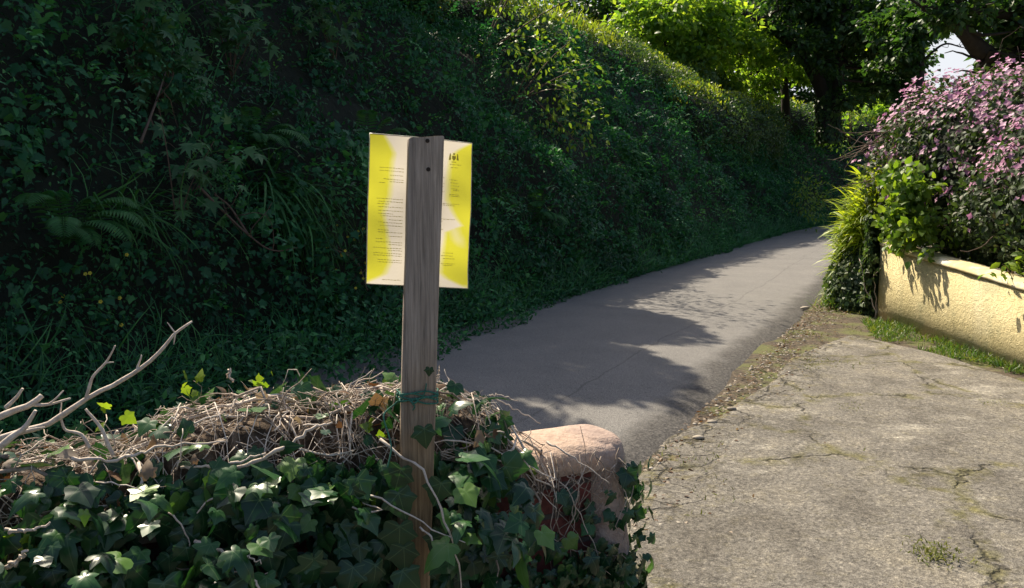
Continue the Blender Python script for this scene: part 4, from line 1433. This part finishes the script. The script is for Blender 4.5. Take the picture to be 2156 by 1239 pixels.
mb.add(np.vstack([V.reshape(-1, 3), top[None]]), [np.stack([i + j, i + j2, i + k + j2, i + k + j], -1).reshape(-1, 4) for j2 in [(j + 1) % k]] +
       [np.stack([(len(zs) - 1) * k + np.arange(k), (len(zs) - 1) * k + (np.arange(k) + 1) % k, np.full(k, len(zs) * k)], -1)], .9)
mb.build('rendered_end', M['cap'], gw)
# stone capping, worn and uneven
mb = MB()
us = np.linspace(-2.4, .50, 110)
prof = [(.018, -.055), (.026, -.03), (.014, -.004), (-.02, .008), (-.07, .016), (-.12, .018), (-.17, .012), (-.215, 0), (-.228, -.03), (-.22, -.055)]
pr = np.array(prof)
U = np.repeat(us[:, None], len(pr), 1)
Vv = np.repeat(pr[None, :, 0], len(us), 0)
Zz = ZT + np.repeat(pr[None, :, 1], len(us), 0)
P = wp(U, Vv, Zz)
P = P + (.010 * noise3(P, 6, 180, 3))[..., None] * np.array([.3, -.6, .8])
i = np.arange(len(us) - 1)[:, None] * len(pr)
j = np.arange(len(pr) - 1)[None]
mb.add(P.reshape(-1, 3), np.stack([i + j, i + len(pr) + j, i + len(pr) + j + 1, i + j + 1], -1).reshape(-1, 4)[:, ::-1], np.clip((U.ravel() - .28) / .25, 0, 1))
mb.build('capping', M['cap'], gw)

# ivy
ivy = thing('ivy', 'glossy dark ivy hanging over the near wall with a mat of bleached stems on top', 'ivy', wp(-.3, .1, .1))


def heap_z(u, v):
    """top of the tangle of stems above the capping"""
    e = np.interp(u, [-2, -.9, -.62, -.5, -.35, -.2, 0, .1, .17, .24, .3], [.12, .11, .11, .155, .18, .17, .17, .155, .12, .04, 0.0])
    cr = np.sqrt(np.clip(1 - ((np.asarray(v) + .06) / .22) ** 2, 0, 1))
    return ZT + .02 + e * cr


def hang(n, u0, u1, z0, z1, size, mat, tm, dens, lead, r_lo, r_hi):
    mb = MB()
    u, z = rng.uniform(u0, u1, n), z0 + (z1 - z0) * rng.random(n)
    q = np.stack([u, z, 0 * u], -1)
    lump = noise3(q, 5.0, 190, 2)
    ok = (rng.random(n) < dens(u, z)) & ((u < .19) | (z < ZT - .06 - .2 * rng.random(n)))
    u, z, lump = u[ok], z[ok], lump[ok]
    k = len(u)
    bulge = .75 * np.interp(z, [.3, .7, 1.0, 1.12, 1.2], [.10, .11, .11, .075, .02])
    v = bulge * np.interp(u, [-1.2, -.6, -.2, .1, .3, .6], [2.4, 1.9, 1.2, 1, .35, .2]) + np.clip(lump, -.6, 1) * .09 + rng.random(k) * .06 - .03
    P = wp(u, v, z)
    post_x = -.196 + (z - 1.25) * .029                   # keep the front of the post clear
    off = (P[:, 0] - post_x)
    v = np.where((off > -.075) & (off < .06), np.minimum(v, .03), v)
    P = wp(u, v, z)
    Nn = WN * .9 + np.array([0, 0, 1.0]) * np.where(rng.random((k, 1)) < .35, 1.3, .4) + rng.normal(size=(k, 3)) * .5
    D = np.array([0, 0, -1.0]) + WD * rng.normal(size=(k, 1)) * .65 + WN * rng.uniform(-.1, .5, (k, 1))
    scatter_ivy(mb, P, D, Nn, size * rng.uniform(.42, 1.22, k)  * np.interp(u, [-.9, -.5, .0, .3, .6], [.85, 1.0, .95, .72, .5]), np.clip(rng.normal(.5, .2, k), r_lo, r_hi))
    return mb


dense = lambda u, z: np.interp(u, [-2, .22, .30, .38, .43, .6], [1, 1, .95, .9, .6, .5]) * np.interp(z, [.3, 1.02, 1.12, 1.18], [1, 1, .75, .25])
mb = hang(4900, -1.6, .56, .25, 1.17, .058, None, IVYF, dense, .1, 0, .93)
# a second, thinner layer standing proud of the first
mb2 = hang(620, -1.6, .34, .55, 1.14, .063, None, IVYF, lambda u, z: np.interp(u, [-2, .1, .34], [.6, .45, .1]), .1, .3, 1)
mb.V += [v + WN * .06 for v in mb2.V]
for f in mb2.F: mb.F.append(f + mb.n)
mb.R += mb2.R
mb.U += mb2.U
mb.n += mb2.n
# small leaves climbing the face of the rendered end
n = 330
u, z = rng.uniform(.36, .575, n), .3 + .72 * rng.random(n) ** 1.2
ok = noise3(np.stack([u, z, 0 * u], -1), 9.0, 195, 2) + (.95 - z) * .7 > .02
u, z, n = u[ok], z[ok], int(ok.sum())
scatter_ivy(mb, wp(u, rng.uniform(.025, .06, n), z), rng.normal(size=(n, 3)) * .5 + [0, 0, -1], WN + rng.normal(size=(n, 3)) * .4 + [0, 0, .3], .040 * rng.uniform(.5, 1.25, n), np.clip(rng.normal(.4, .2, n), 0, .9))
# leaves breaking out over the front edge into the sun
n = 250
u, v = rng.uniform(-1.4, .17, n), rng.uniform(.07, .26, n)
z = ZT + .10 - (v - .07) * rng.uniform(.4, 1.2, n) + rng.normal(size=n) * .025 - np.clip(u + .25, 0, 1) * .12
P = wp(u, v, z)
px_ = P[:, 0] - (-.196 + (z - 1.25) * .029)
ok = (px_ < -.08) | (px_ > .07)
P, n = P[ok], int(ok.sum())
scatter_ivy(mb, P, WN * .8 + WD * rng.normal(size=(n, 1)) * .8 + np.array([0, 0, -.5]) + rng.normal(size=(n, 3)) * .3, np.array([0, 0, 1.0]) + WN * .35 + rng.normal(size=(n, 3)) * .4, .054 * rng.uniform(.45, 1.2, n), np.clip(rng.normal(.65, .25, n), .1, 1))
# leaves threaded through the tangle on top
n = 150
u, v = rng.uniform(-1.4, .22, n), rng.uniform(-.24, .12, n)
P = wp(u, v, heap_z(u, v) + rng.uniform(-.03, .02, n))
scatter_ivy(mb, P, rng.normal(size=(n, 3)) + WN * .6 + [0, 0, -.1], rng.normal(size=(n, 3)) * .6 + [0, 0, .8] + WN * .4, .048 * rng.uniform(.4, 1.2, n), rng.uniform(.3, 1, n))
# single leaves round the pier's right edge
n = 260
u = rng.normal(.575, .018, n)
z = .3 + .66 * rng.random(n) ** 1.3
P = wp(u, rng.uniform(-.12, .03, n), z)
scatter_ivy(mb, P, rng.normal(size=(n, 3)) * .5 + [0, 0, -1], rng.normal(size=(n, 3)) * .4 + WD * .7 + WN * .7, .035 * rng.uniform(.6, 1.3, n), rng.uniform(.3, 1, n))
# ivy leaves lapping round the foot of the post
for (px, py, s, r_) in ((893, 925, .045, .5), (845, 1010, .06, .4), (838, 1060, .065, .45), (842, 1130, .07, .5), (850, 1175, .06, .4), (930, 1040, .055, .4), (905, 800, .018, .2), (935, 1150, .06, .3), (845, 1225, .06, .6)):
    c = at(px, py - 25, 1.565)
    scatter(mb, IVYF, c[None], np.array([[rng.normal() * .4, -.05, -1]]), np.array([[.2, -1, .35]]), s, np.array([r_]))
mb.build('leaves', M['ivy'], ivy)
# the few yellow-green young shoots
mb = MB()
for (px, py, Y) in ((245, 1065, 1.42), (420, 1125, 1.46), (965, 955, 1.78), (1110, 1000, 1.85), (780, 890, 1.62), (60, 1150, 1.3), (770, 1060, 1.6), (550, 805, 1.72), (400, 812, 1.62), (640, 1090, 1.55), (250, 880, 1.5)):
    c = at(px, py, Y)
    k = 5
    scatter(mb, IVYF, c + rng.normal(size=(k, 3)) * .014, rng.normal(size=(k, 3)) + [0, 0, .5], rng.normal(size=(k, 3)) + [0, -.8, .5], .022 * rng.uniform(.6, 1.3, k))
mb.build('young_leaves', M['ivy_young'], ivy)
# yellow and brown dying leaves caught in the stems
mb = MB()
n = 110
u, v = rng.uniform(-1.3, .2, n), rng.uniform(-.22, .12, n)
P = wp(u, v, heap_z(u, v) + rng.uniform(-.05, .012, n))
scatter_ivy(mb, P[:70], rng.normal(size=(70, 3)), rng.normal(size=(70, 3)) + [0, -.3, .7], .028 * rng.uniform(.5, 1.3, 70), rng.random(70))
scatter(mb, LEAF6, P[70:], rng.normal(size=(n - 70, 3)), rng.normal(size=(n - 70, 3)) + [0, -.3, .7], .042 * rng.uniform(.5, 1.3, n - 70), rng.random(n - 70), 1.3)
mb.build('dead_leaves', M['dry_leaf'], ivy)
# brown litter packed under the stems
us, vs = np.linspace(-1.6, .27, 120), np.linspace(-.25, .055, 26)
U, Vv = np.meshgrid(us, vs, indexing='ij')
Z = heap_z(U, np.clip(Vv, -.27, .13)) - .045
P = wp(U, Vv, Z)
P[..., 2] += .022 * noise3(P, 16, 230, 3) - np.clip(Vv - .02, 0, 1) * 2.2
lt_ = MB()
i = np.arange(119)[:, None] * 26
j = np.arange(25)[None]
lt_.add(P.reshape(-1, 3), np.stack([i + j, i + 26 + j, i + 27 + j, i + j + 1], -1).reshape(-1, 4), rng.random(U.size))
M['litter'] = plain('packed litter', [(.3, G(.03, .02, .013)), (.5, G(.09, .062, .042)), (.75, G(.22, .165, .12))], .95, 90, .01)
lt_.build('leaf_litter', M['litter'], ivy)
# mat of bleached stems
mb = MB()
for k in range(1900):
    u, v = rng.uniform(-1.5, .25), rng.uniform(-.25, .045)
    L = rng.uniform(.08, .34)
    d = np.array([rng.normal() * 1.0, rng.normal() * .55])
    d = d / np.hypot(*d)
    n = 8
    cu, cv = u, v
    depth = rng.uniform(-.09, .006)
    pts = []
    for q in range(n):
        a = rng.normal() * .38
        d = np.array([d[0] * math.cos(a) - d[1] * math.sin(a), d[0] * math.sin(a) + d[1] * math.cos(a)])
        cu, cv = cu + d[0] * L / n, np.clip(cv + d[1] * L / n, -.27, .07)
        if cu > .30: cu = .30
        z = float(heap_z(cu, np.clip(cv, -.27, .13))) + depth + rng.normal() * .006
        if cv > .03: z -= (cv - .03) * 1.5
        pts.append(wp(cu, cv, z))
    r0 = rng.choice([.0008, .0012, .0017, .0026, .0042], p=[.34, .34, .20, .09, .03])
    pts = np.array(pts)
    rv = rng.random()
    tube(mb, pts, np.linspace(r0, r0 * .6, n) * (1 + .25 * rng.normal(size=n).clip(-1, 1)), 5, rv)
    if rng.random() < .5:
        q = rng.integers(2, n - 1)
        tube(mb, wander(pts[q], rng.normal(size=3) + [0, -.2, .4], rng.uniform(.02, .07), 5, .35), np.linspace(r0 * .6, r0 * .3, 5), 4, rv)
# loops that stand proud of the mat, and hanging ones down the pier's face
for k in range(70):
    u, v = rng.uniform(-1.3, .2), rng.uniform(-.2, .1)
    p0 = wp(u, v, heap_z(u, v) - .02)
    tube(mb, wander(p0, WD * rng.normal() + np.array([0, 0, .6]) + WN * rng.normal() * .5, rng.uniform(.06, .16), 8, .4, .15), np.linspace(.0018, .0009, 8), 4, rng.random())
for k in range(30):
    u = rng.uniform(.22, .50)
    p0 = wp(u, .035, ZT + rng.uniform(-.05, .01))
    P = wander(p0, np.array([0, 0, -1.0]) + WD * rng.normal() * .5, rng.uniform(.12, .5), 14, .38, .12)
    vv = (P - W0) @ WN
    P = P + WN * (np.clip(vv, .012, .05) - vv)[:, None]
    tube(mb, P, np.linspace(.0017, .0008, 14), 4, rng.uniform(0, .6))
for k in range(22):
    u = rng.uniform(-1.2, .25)
    p0 = wp(u, rng.uniform(.08, .17), rng.uniform(.85, 1.12))
    tube(mb, wander(p0, np.array([0, 0, -.5]) + WD * rng.normal() * 1.0, rng.uniform(.08, .25), 10, .35, .05), np.linspace(.0022, .001, 10), 4, rng.uniform(.1, .8))
for pts, r0 in (([(800, 925, 1.60), (850, 965, 1.58), (885, 985, 1.565), (920, 1060, 1.55), (948, 1130, 1.55), (965, 1190, 1.56), (967, 1260, 1.57)], .0034),
                ([(884, 1110, 1.56), (915, 1140, 1.55), (935, 1175, 1.55), (950, 1200, 1.55)], .0024),
                ([(1150, 930, 1.86), (1190, 952, 1.84), (1240, 985, 1.84), (1283, 1018, 1.86)], .0028),
                ([(1040, 838, 1.97), (1085, 862, 1.96), (1138, 892, 1.96)], .0022),
                ([(1030, 832, 1.95), (1060, 833, 1.95), (1090, 845, 1.95)], .0018),
                ([(410, 1140, 1.40), (470, 1165, 1.38), (510, 1195, 1.37), (550, 1245, 1.36)], .0042), ([(480, 1168, 1.38), (515, 1168, 1.38), (550, 1188, 1.37)], .0030),
                ([(10, 1115, 1.27), (60, 1118, 1.26), (105, 1100, 1.27)], .0036), ([(15, 1195, 1.25), (60, 1160, 1.25)], .005),
                ([(500, 985, 1.50), (590, 950, 1.5), (650, 905, 1.52), (700, 890, 1.55)], .0048), ([(380, 985, 1.47), (470, 980, 1.48), (560, 955, 1.5)], .0038),
                ([(150, 965, 1.4), (260, 965, 1.44), (350, 940, 1.47), (480, 930, 1.5)], .0040),
                ([(921, 800, 1.68), (925, 770, 1.68)], .0018), ([(490, 805, 1.68), (482, 780, 1.68), (478, 797, 1.7)], .0030)):
    P = spline([at(*q) for q in pts], 18)
    P[1:-1] += rng.normal(size=(16, 3)) * .0022
    tube(mb, P, np.linspace(r0, r0 * .5, 18) * .85 * (1 + .2 * rng.normal(size=18).clip(-1, 1)), 6, .62)
mb.build('stems', M['stem'], ivy)

# bleached dead branches at the left end of the wall
for lab, paths in (
        ('long bleached dead branch forking up over the left end of the near wall',
         [([(-40, 935, 1.42), (60, 905, 1.43), (110, 889, 1.44), (180, 842, 1.45), (250, 805, 1.47), (300, 775, 1.48), (345, 730, 1.49), (370, 702, 1.5), (405, 678, 1.51)], .0062, .0020),
          ([(180, 842, 1.45), (196, 795, 1.45), (222, 765, 1.46), (243, 728, 1.46)], .0034, .0014), ([(222, 765, 1.46), (240, 762, 1.46)], .0018, .001), ([(290, 782, 1.48), (297, 748, 1.48)], .0024, .0012), ([(370, 702, 1.5), (366, 725, 1.5)], .002, .001), ([(370, 702, 1.5), (350, 680, 1.5)], .0016, .0008)]),
        ('stout broken dead branch poking out just left of the long forked one',
         [([(-50, 900, 1.36), (30, 865, 1.37), (62, 850, 1.37), (88, 832, 1.38)], .0062, .0050), ([(62, 850, 1.37), (100, 852, 1.38), (150, 838, 1.39)], .0038, .0018), ([(105, 850, 1.38), (120, 838, 1.38), (135, 822, 1.39)], .0022, .0012),
          ([(10, 860, 1.36), (30, 840, 1.36), (48, 818, 1.36)], .004, .002)]),
        ('lower dead branch rising from the stems at the left edge',
         [([(-30, 960, 1.33), (25, 920, 1.34), (55, 895, 1.35), (75, 865, 1.35)], .0070, .0030), ([(25, 920, 1.34), (60, 905, 1.36), (95, 900, 1.37)], .003, .0015)]),
        ('thin upright dead twig beside the forked branch on the near wall',
         [([(240, 960, 1.47), (215, 905, 1.47), (180, 862, 1.47)], .0040, .0024), ([(190, 945, 1.45), (170, 915, 1.45), (140, 905, 1.45), (128, 880, 1.45)], .0035, .0020), ([(128, 880, 1.45), (130, 848, 1.45)], .0018, .001)])):
    b = thing('dead_branch', lab, 'dead branch', at(*paths[0][0][0]), 'dead branches on the near wall')
    for q, (pts, r0, r1) in enumerate(paths):
        mb = MB()
        P = spline([at(*z) for z in pts], 22)
        P = P + np.stack([noise3(P, 30, 200 + z, 2) for z in range(3)], -1) * .0025
        rr = np.linspace(r0, r1, 22) * (1 + .18 * noise3(P, 45, 210, 2))
        tube(mb, P, rr, 8, .6)
        mb.build('stem' if q == 0 else 'twig', M['stem'], b)

# the post
m, t, ns, ls = nodes('weathered post')
p = ns['Principled BSDF']
p.inputs['Roughness'].default_value = .85
p.inputs['Specular IOR Level'].default_value = .25
oc = objco(t, (1, 1, .035))
gr = noise(t, 230, 6, .65, oc, .4)
gr2 = noise(t, 60, 4, .6, objco(t, (1, 1, .05)), .8)
sp = t.nodes.new('ShaderNodeSeparateXYZ')
tc = t.nodes.new('ShaderNodeTexCoord')
ls.new(tc.outputs['Object'], sp.inputs[0])
damp = math_(t, 'ADD', sp.outputs[2], math_(t, 'MULTIPLY', math_(t, 'SUBTRACT', noise(t, 12, 4, .6, objco(t, (1, 1, .3))), .5), .35))
grey = ramp(t, gr, [(.3, G(.17, .142, .12)), (.5, G(.315, .265, .225)), (.7, G(.44, .375, .325))])
brown = ramp(t, gr, [(.3, G(.12, .078, .042)), (.5, G(.23, .155, .085)), (.7, G(.33, .235, .13))])
mr = N(t, 'ShaderNodeMapRange')
mr.inputs[1].default_value, mr.inputs[2].default_value = 1.02, 1.32
ls.new(damp, mr.inputs[0])
col = mixc(t, mr.outputs[0], brown, grey)
col = mixc(t, .45, col, mixc(t, 1.0, col, ramp(t, gr2, [(.35, G(.5, .5, .5)), (.65, G(1.3, 1.3, 1.3))]), 'MULTIPLY'))
ls.new(col, p.inputs['Base Color'])
ls.new(bump(t, math_(t, 'ADD', gr, math_(t, 'MULTIPLY', gr2, .5)), .0025), p.inputs['Normal'])
M['post'] = m

PA = math.radians(15)
PX = np.array([math.cos(PA), math.sin(PA), 0])
PF = np.array([math.sin(PA), -math.cos(PA), 0])
ptop, plow = at(899, 288, 1.60), at(883, 830, 1.60)
pax = unit(ptop - plow)
PXl = unit(PX - pax * (PX @ pax))
PFl = np.cross(PXl, pax)
LEN = (ptop[2] - .05) / pax[2]


def pp(a, b, s):
    """point on the post: a across, b out of its front face, s metres below its top"""
    return ptop + PXl * a + PFl * (b) - pax * s


pb = pp(0, -.014, LEN)
post = thing('wooden_post', 'grey weathered square-cut timber post in front of the near wall', 'post', pb)
mb = MB()
ss = np.concatenate([[0, .001, .003], np.linspace(.02, LEN, 60)])
hw, hd, bv = .0345, .014, .003
sec = [(-hw + bv, 0), (-hw / 3, .0), (hw / 3, 0), (hw - bv, 0), (hw, -bv), (hw, -hd), (hw, -2 * hd + bv), (hw - bv, -2 * hd), (-hw + bv, -2 * hd), (-hw, -2 * hd + bv), (-hw, -hd), (-hw, -bv)]
rows = []
for s in ss:
    k = .93 if s == 0 else (.98 if s < .002 else 1.0)
    w_ = 1 + .012 * float(noise3(np.array([[s * 3.0, 1, 2]]), 1, 220, 3)[0])
    rows.append([pp(a * k * w_ + .0012 * float(noise3(np.array([[s * 9, a * 80, 7]]), 1, 222, 2)[0]), b, s - (.004 * a / hw if s < .004 else 0)) for a, b in sec])
V = np.array(rows)
k = len(sec)
i = np.arange(len(ss) - 1)[:, None] * k
j = np.arange(k)[None]
j2 = (j + 1) % k
mb.add(V.reshape(-1, 3), [np.stack([i + j, i + k + j, i + k + j2, i + j2], -1).reshape(-1, 4)[:, ::-1], np.arange(k)[None], (np.arange(k) + (len(ss) - 1) * k)[::-1][None]])
mb.build('timber', M['post'], post, smooth=False)
m, t, ns, ls = nodes('rusty screw')
p = ns['Principled BSDF']
p.inputs['Metallic'].default_value = .5
p.inputs['Roughness'].default_value = .7
ls.new(ramp(t, noise(t, 300, 3, .6, objco(t)), [(.4, G(.02, .015, .012)), (.7, G(.06, .04, .03))]), p.inputs['Base Color'])
M['screw'] = m
for (px, py) in ((900, 297), (902, 357)):
    a = at(px, py, 1.6)
    s = (ptop - a) @ pax
    x_ = (a - ptop) @ PXl
    mb = MB()
    an = np.linspace(0, 2 * math.pi, 14, endpoint=False)
    for rr, h_ in ((.0042, .0),):
        ring = [np.array([pp(x_ + rr * q * math.cos(z), hh_, s + rr * q * math.sin(z)) for z in an]) for q, hh_ in ((1, -.001), (1, .0012), (.7, .0018), (.25, .0006))]
    V = np.array(ring)
    i = np.arange(3)[:, None] * 14
    j = np.arange(14)[None]
    mb.add(V.reshape(-1, 3), [np.stack([i + j, i + (j + 1) % 14, i + 14 + (j + 1) % 14, i + 14 + j], -1).reshape(-1, 4), (np.arange(14) + 42)[None]])
    mb.build('screw', M['screw'], post)

# the notice: a laminated sheet on the road side of the post, lit through from behind
m, t, ns, ls = nodes('yellow notice paper')
wash = math_(t, 'ADD', attr(t, 'rnd'), math_(t, 'MULTIPLY', math_(t, 'SUBTRACT', noise(t, 90, 5, .65, objco(t, (1, 1, .6))), .5), .18), True)
col = ramp(t, wash, [(.12, G(.46, .45, .035)), (.5, G(.50, .48, .20)), (.85, G(.52, .485, .42))])
p = ns['Principled BSDF']
p.inputs['Roughness'].default_value = .4
ls.new(col, p.inputs['Base Color'])
tr = t.nodes.new('ShaderNodeBsdfTranslucent')
ls.new(col, tr.inputs[0])
mx = t.nodes.new('ShaderNodeMixShader')
mx.inputs[0].default_value = .62
ls.new(p.outputs[0], mx.inputs[1])
ls.new(tr.outputs[0], mx.inputs[2])
ls.new(mx.outputs[0], ns['Material Output'].inputs[0])
M['paper'] = m
m, t, ns, ls = nodes('print showing through')
p = ns['Principled BSDF']
ls.new(ramp(t, noise(t, 500, 3, .6, objco(t)), [(.35, G(.20, .18, .06)), (.65, G(.42, .38, .16))]), p.inputs['Base Color'])
tr = t.nodes.new('ShaderNodeBsdfTranslucent')
tr.inputs[0].default_value = (.33, .29, .10, 1)
mx = t.nodes.new('ShaderNodeMixShader')
mx.inputs[0].default_value = .6
ls.new(p.outputs[0], mx.inputs[1])
ls.new(tr.outputs[0], mx.inputs[2])
ls.new(mx.outputs[0], ns['Material Output'].inputs[0])
M['print'] = m

NW, NH = .208, .298
ncx = -.004                                      # sheet centre from the post axis


def npnt(f, h_, out=0.0):
    """f 0..1 across the sheet, h_ 0..1 down it"""
    f, h_ = np.asarray(f, float), np.asarray(h_, float)
    a = (f - .5) * NW + ncx
    curl = -.006 * ((f - .5) * 2) ** 2 + .0045 * np.sin(h_ * 9 + f * 4) + .0012 * np.sin(h_ * 23 - f * 9) * np.abs(f - .5) * 2
    base = ptop + PXl * a[..., None] + PFl * (-2 * hd - .0045 + curl + out)[..., None] - pax * (h_ * NH + .0 + (f - .5) * .006)[..., None]
    return base


nt_ = thing('notice', 'yellow paper site notice fixed behind the post, seen from its back', 'notice', npnt(.5, 1.0))
mb = MB()
Fx, Hx = np.meshgrid(np.linspace(0, 1, 70), np.linspace(0, 1, 96), indexing='ij')
bl = np.interp(Hx, [0, .06, .12, .18, .4, .52, .62, .85, .93, 1], [.10, .15, .19, .17, .155, .11, .15, .17, .12, -.08])      # white begins (left of post)
br = np.interp(Hx, [0, .05, .1, .4, .46, .5, .53, .57, .62, .9, .94, 1], [1.03, .91, .83, .81, .85, .88, .91, .96, .79, .77, .84, 1.05])    # yellow begins again (right)
soft = .07 + .04 * np.abs(np.sin(Hx * 5))
wl = np.clip((Fx - bl) / soft, 0, 1)
wr = np.clip((br - Fx) / soft, 0, 1)
diag = np.clip(1.15 - np.abs(Fx - (.76 + (Hx - .5) * .75)) / .10, 0, 1) * np.clip((Hx - .47) / .05, 0, 1) * np.clip((.75 - Hx) / .08, 0, 1)
wash = np.where(Fx < .5, wl, np.maximum(wr, diag * .5))
wash = np.maximum(wash, np.clip((Hx - .965) / .03, 0, 1) * .6)
P = npnt(Fx, Hx)
P2 = npnt(Fx, Hx, -.0005)
i = np.arange(69)[:, None] * 96
j = np.arange(95)[None]
mb.add(P.reshape(-1, 3), np.stack([i + j, i + 96 + j, i + 97 + j, i + j + 1], -1).reshape(-1, 4), wash.ravel())
paper = mb.build('paper', M['paper'], nt_)
# clear edge of the laminate pouch
m, t, ns, ls = nodes('laminate edge')
p = ns['Principled BSDF']
p.inputs['Roughness'].default_value = .25
ls.new(ramp(t, noise(t, 80, 3, .6, objco(t)), [(.4, G(.42, .40, .30)), (.7, G(.62, .6, .48))]), p.inputs['Base Color'])
M['lam'] = m
mb = MB()
for a, b in (((0, 0), (1, 0)), ((1, 0), (1, 1)), ((1, 1), (0, 1)), ((0, 1), (0, 0))):
    f = np.linspace(0, 1, 30)
    tube(mb, npnt(a[0] + (b[0] - a[0]) * f, a[1] + (b[1] - a[1]) * f, 0.0), .0009, 4)
mb.build('laminate_edge', M['lam'], nt_)
mb = MB()


def dash(f0, f1, h0, th):
    P = npnt(np.array([f0, f1, f1, f0]), np.array([h0, h0, h0 + th, h0 + th]), .0006)
    mb.add(P, np.array([[0, 1, 2, 3]]))


rowsL = [(.215, .10, .33), (.235, .10, .33), (.262, .2, .33), (.29, .14, .33), (.305, .2, .33), (.315, .1, .16), (.42, .08, .33), (.44, .1, .33), (.455, .09, .2), (.475, .1, .33), (.50, .1, .33), (.52, .1, .24), (.535, .12, .33), (.56, .2, .33),
         (.58, .1, .33), (.60, .12, .33), (.63, .1, .2), (.645, .1, .33), (.67, .2, .33), (.69, .08, .15), (.71, .08, .33), (.725, .2, .33), (.75, .06, .33), (.765, .2, .33), (.785, .06, .33), (.80, .06, .33), (.83, .1, .33), (.845, .1, .33), (.965, .15, .33)]
rowsR = [(.155, .78, .9), (.175, .79, .86), (.25, .70, .73), (.26, .78, .86), (.29, .69, .73), (.31, .69, .72), (.345, .69, .73), (.36, .78, .88), (.37, .78, .88), (.425, .69, .88), (.435, .69, .84), (.53, .69, .84), (.545, .69, .72), (.6, .7, .73),
         (.76, .74, .84), (.78, .72, .84), (.80, .74, .86), (.82, .69, .72), (.835, .72, .86), (.845, .74, .84), (.30, .8, .88), (.32, .8, .86), (.28, .79, .87), (.33, .82, .88)]
for rows_ in (rowsL, rowsR):
    for h0, a, b in rows_:
        f = a
        mb = MB()
        while f < b:
            l_ = rng.uniform(.006, .028)
            dash(f, min(f + l_, b), h0 + rng.normal() * .0006, .0038)
            f += l_ + .006
        mb.build('printed_line', M['print'], paper)
mb = MB()
# the small heraldic emblem at the head of the sheet: a shield between two leaning supporters
for (pts) in ([(.800, .098), (.838, .098), (.838, .116), (.819, .132), (.800, .116)], [(.775, .085), (.785, .083), (.790, .125), (.768, .130)], [(.850, .083), (.860, .086), (.868, .128), (.846, .124)],
              [(.808, .080), (.830, .080), (.826, .093), (.812, .093)], [(.795, .138), (.845, .138), (.842, .142), (.798, .142)]):
    q = np.array(pts)
    mb.add(npnt(q[:, 0], q[:, 1], .0006), np.arange(len(q))[None])
mb.build('emblem', M['print'], paper)

# green twine lashing the post to the ivy
m, t, ns, ls = nodes('green twine')
p = ns['Principled BSDF']
p.inputs['Roughness'].default_value = .8
ls.new(ramp(t, noise(t, 400, 3, .6, objco(t)), [(.35, G(.012, .085, .06)), (.65, G(.05, .20, .14))]), p.inputs['Base Color'])
M['twine'] = m
s0 = (ptop - at(883, 838, 1.6)) @ pax
mb = MB()
for k in range(5):
    dz = (-.010 + k * .0042)
    cyc = [(-hw - .003, -hd), (-hw - .002, .002), (-hw * .3, .0035), (hw * .4, .0035), (hw + .002, .002), (hw + .003, -hd), (hw + .002, -2 * hd - .002), (-hw - .002, -2 * hd - .002), (-hw - .003, -hd)]
    pts = [pp(a, b, s0 + dz + .004 * math.sin(q * 1.7 + k * 2.1) + (.004 if k == 4 else 0) * q / 8) for q, (a, b) in enumerate(cyc)]
    tube(mb, spline(pts, 60), .0017, 6)
tube(mb, spline([pp(-.012, .004, s0), pp(-.016, .007, s0 + .008), pp(-.010, .008, s0 + .016), pp(-.013, .005, s0 + .024)], 14), .0016, 5)
tube(mb, spline([pp(-.010, .004, s0), pp(-.004, .009, s0 + .003), pp(-.012, .010, s0 + .009), pp(-.020, .007, s0 + .004)], 14), .002, 5)
tube(mb, spline([pp(.004, .004, s0 - .002), pp(.010, .006, s0 - .012), pp(.013, .005, s0 - .030)], 12), .0014, 5)
tube(mb, spline([pp(-hw, .001, s0), at(830, 852, 1.60), at(808, 875, 1.58), at(818, 915, 1.57), at(824, 945, 1.56), at(816, 985, 1.56)], 30), .0017, 5)
tag(mb.build('twine', M['twine']), 'green garden twine bound round the post and trailing into the ivy', 'twine')
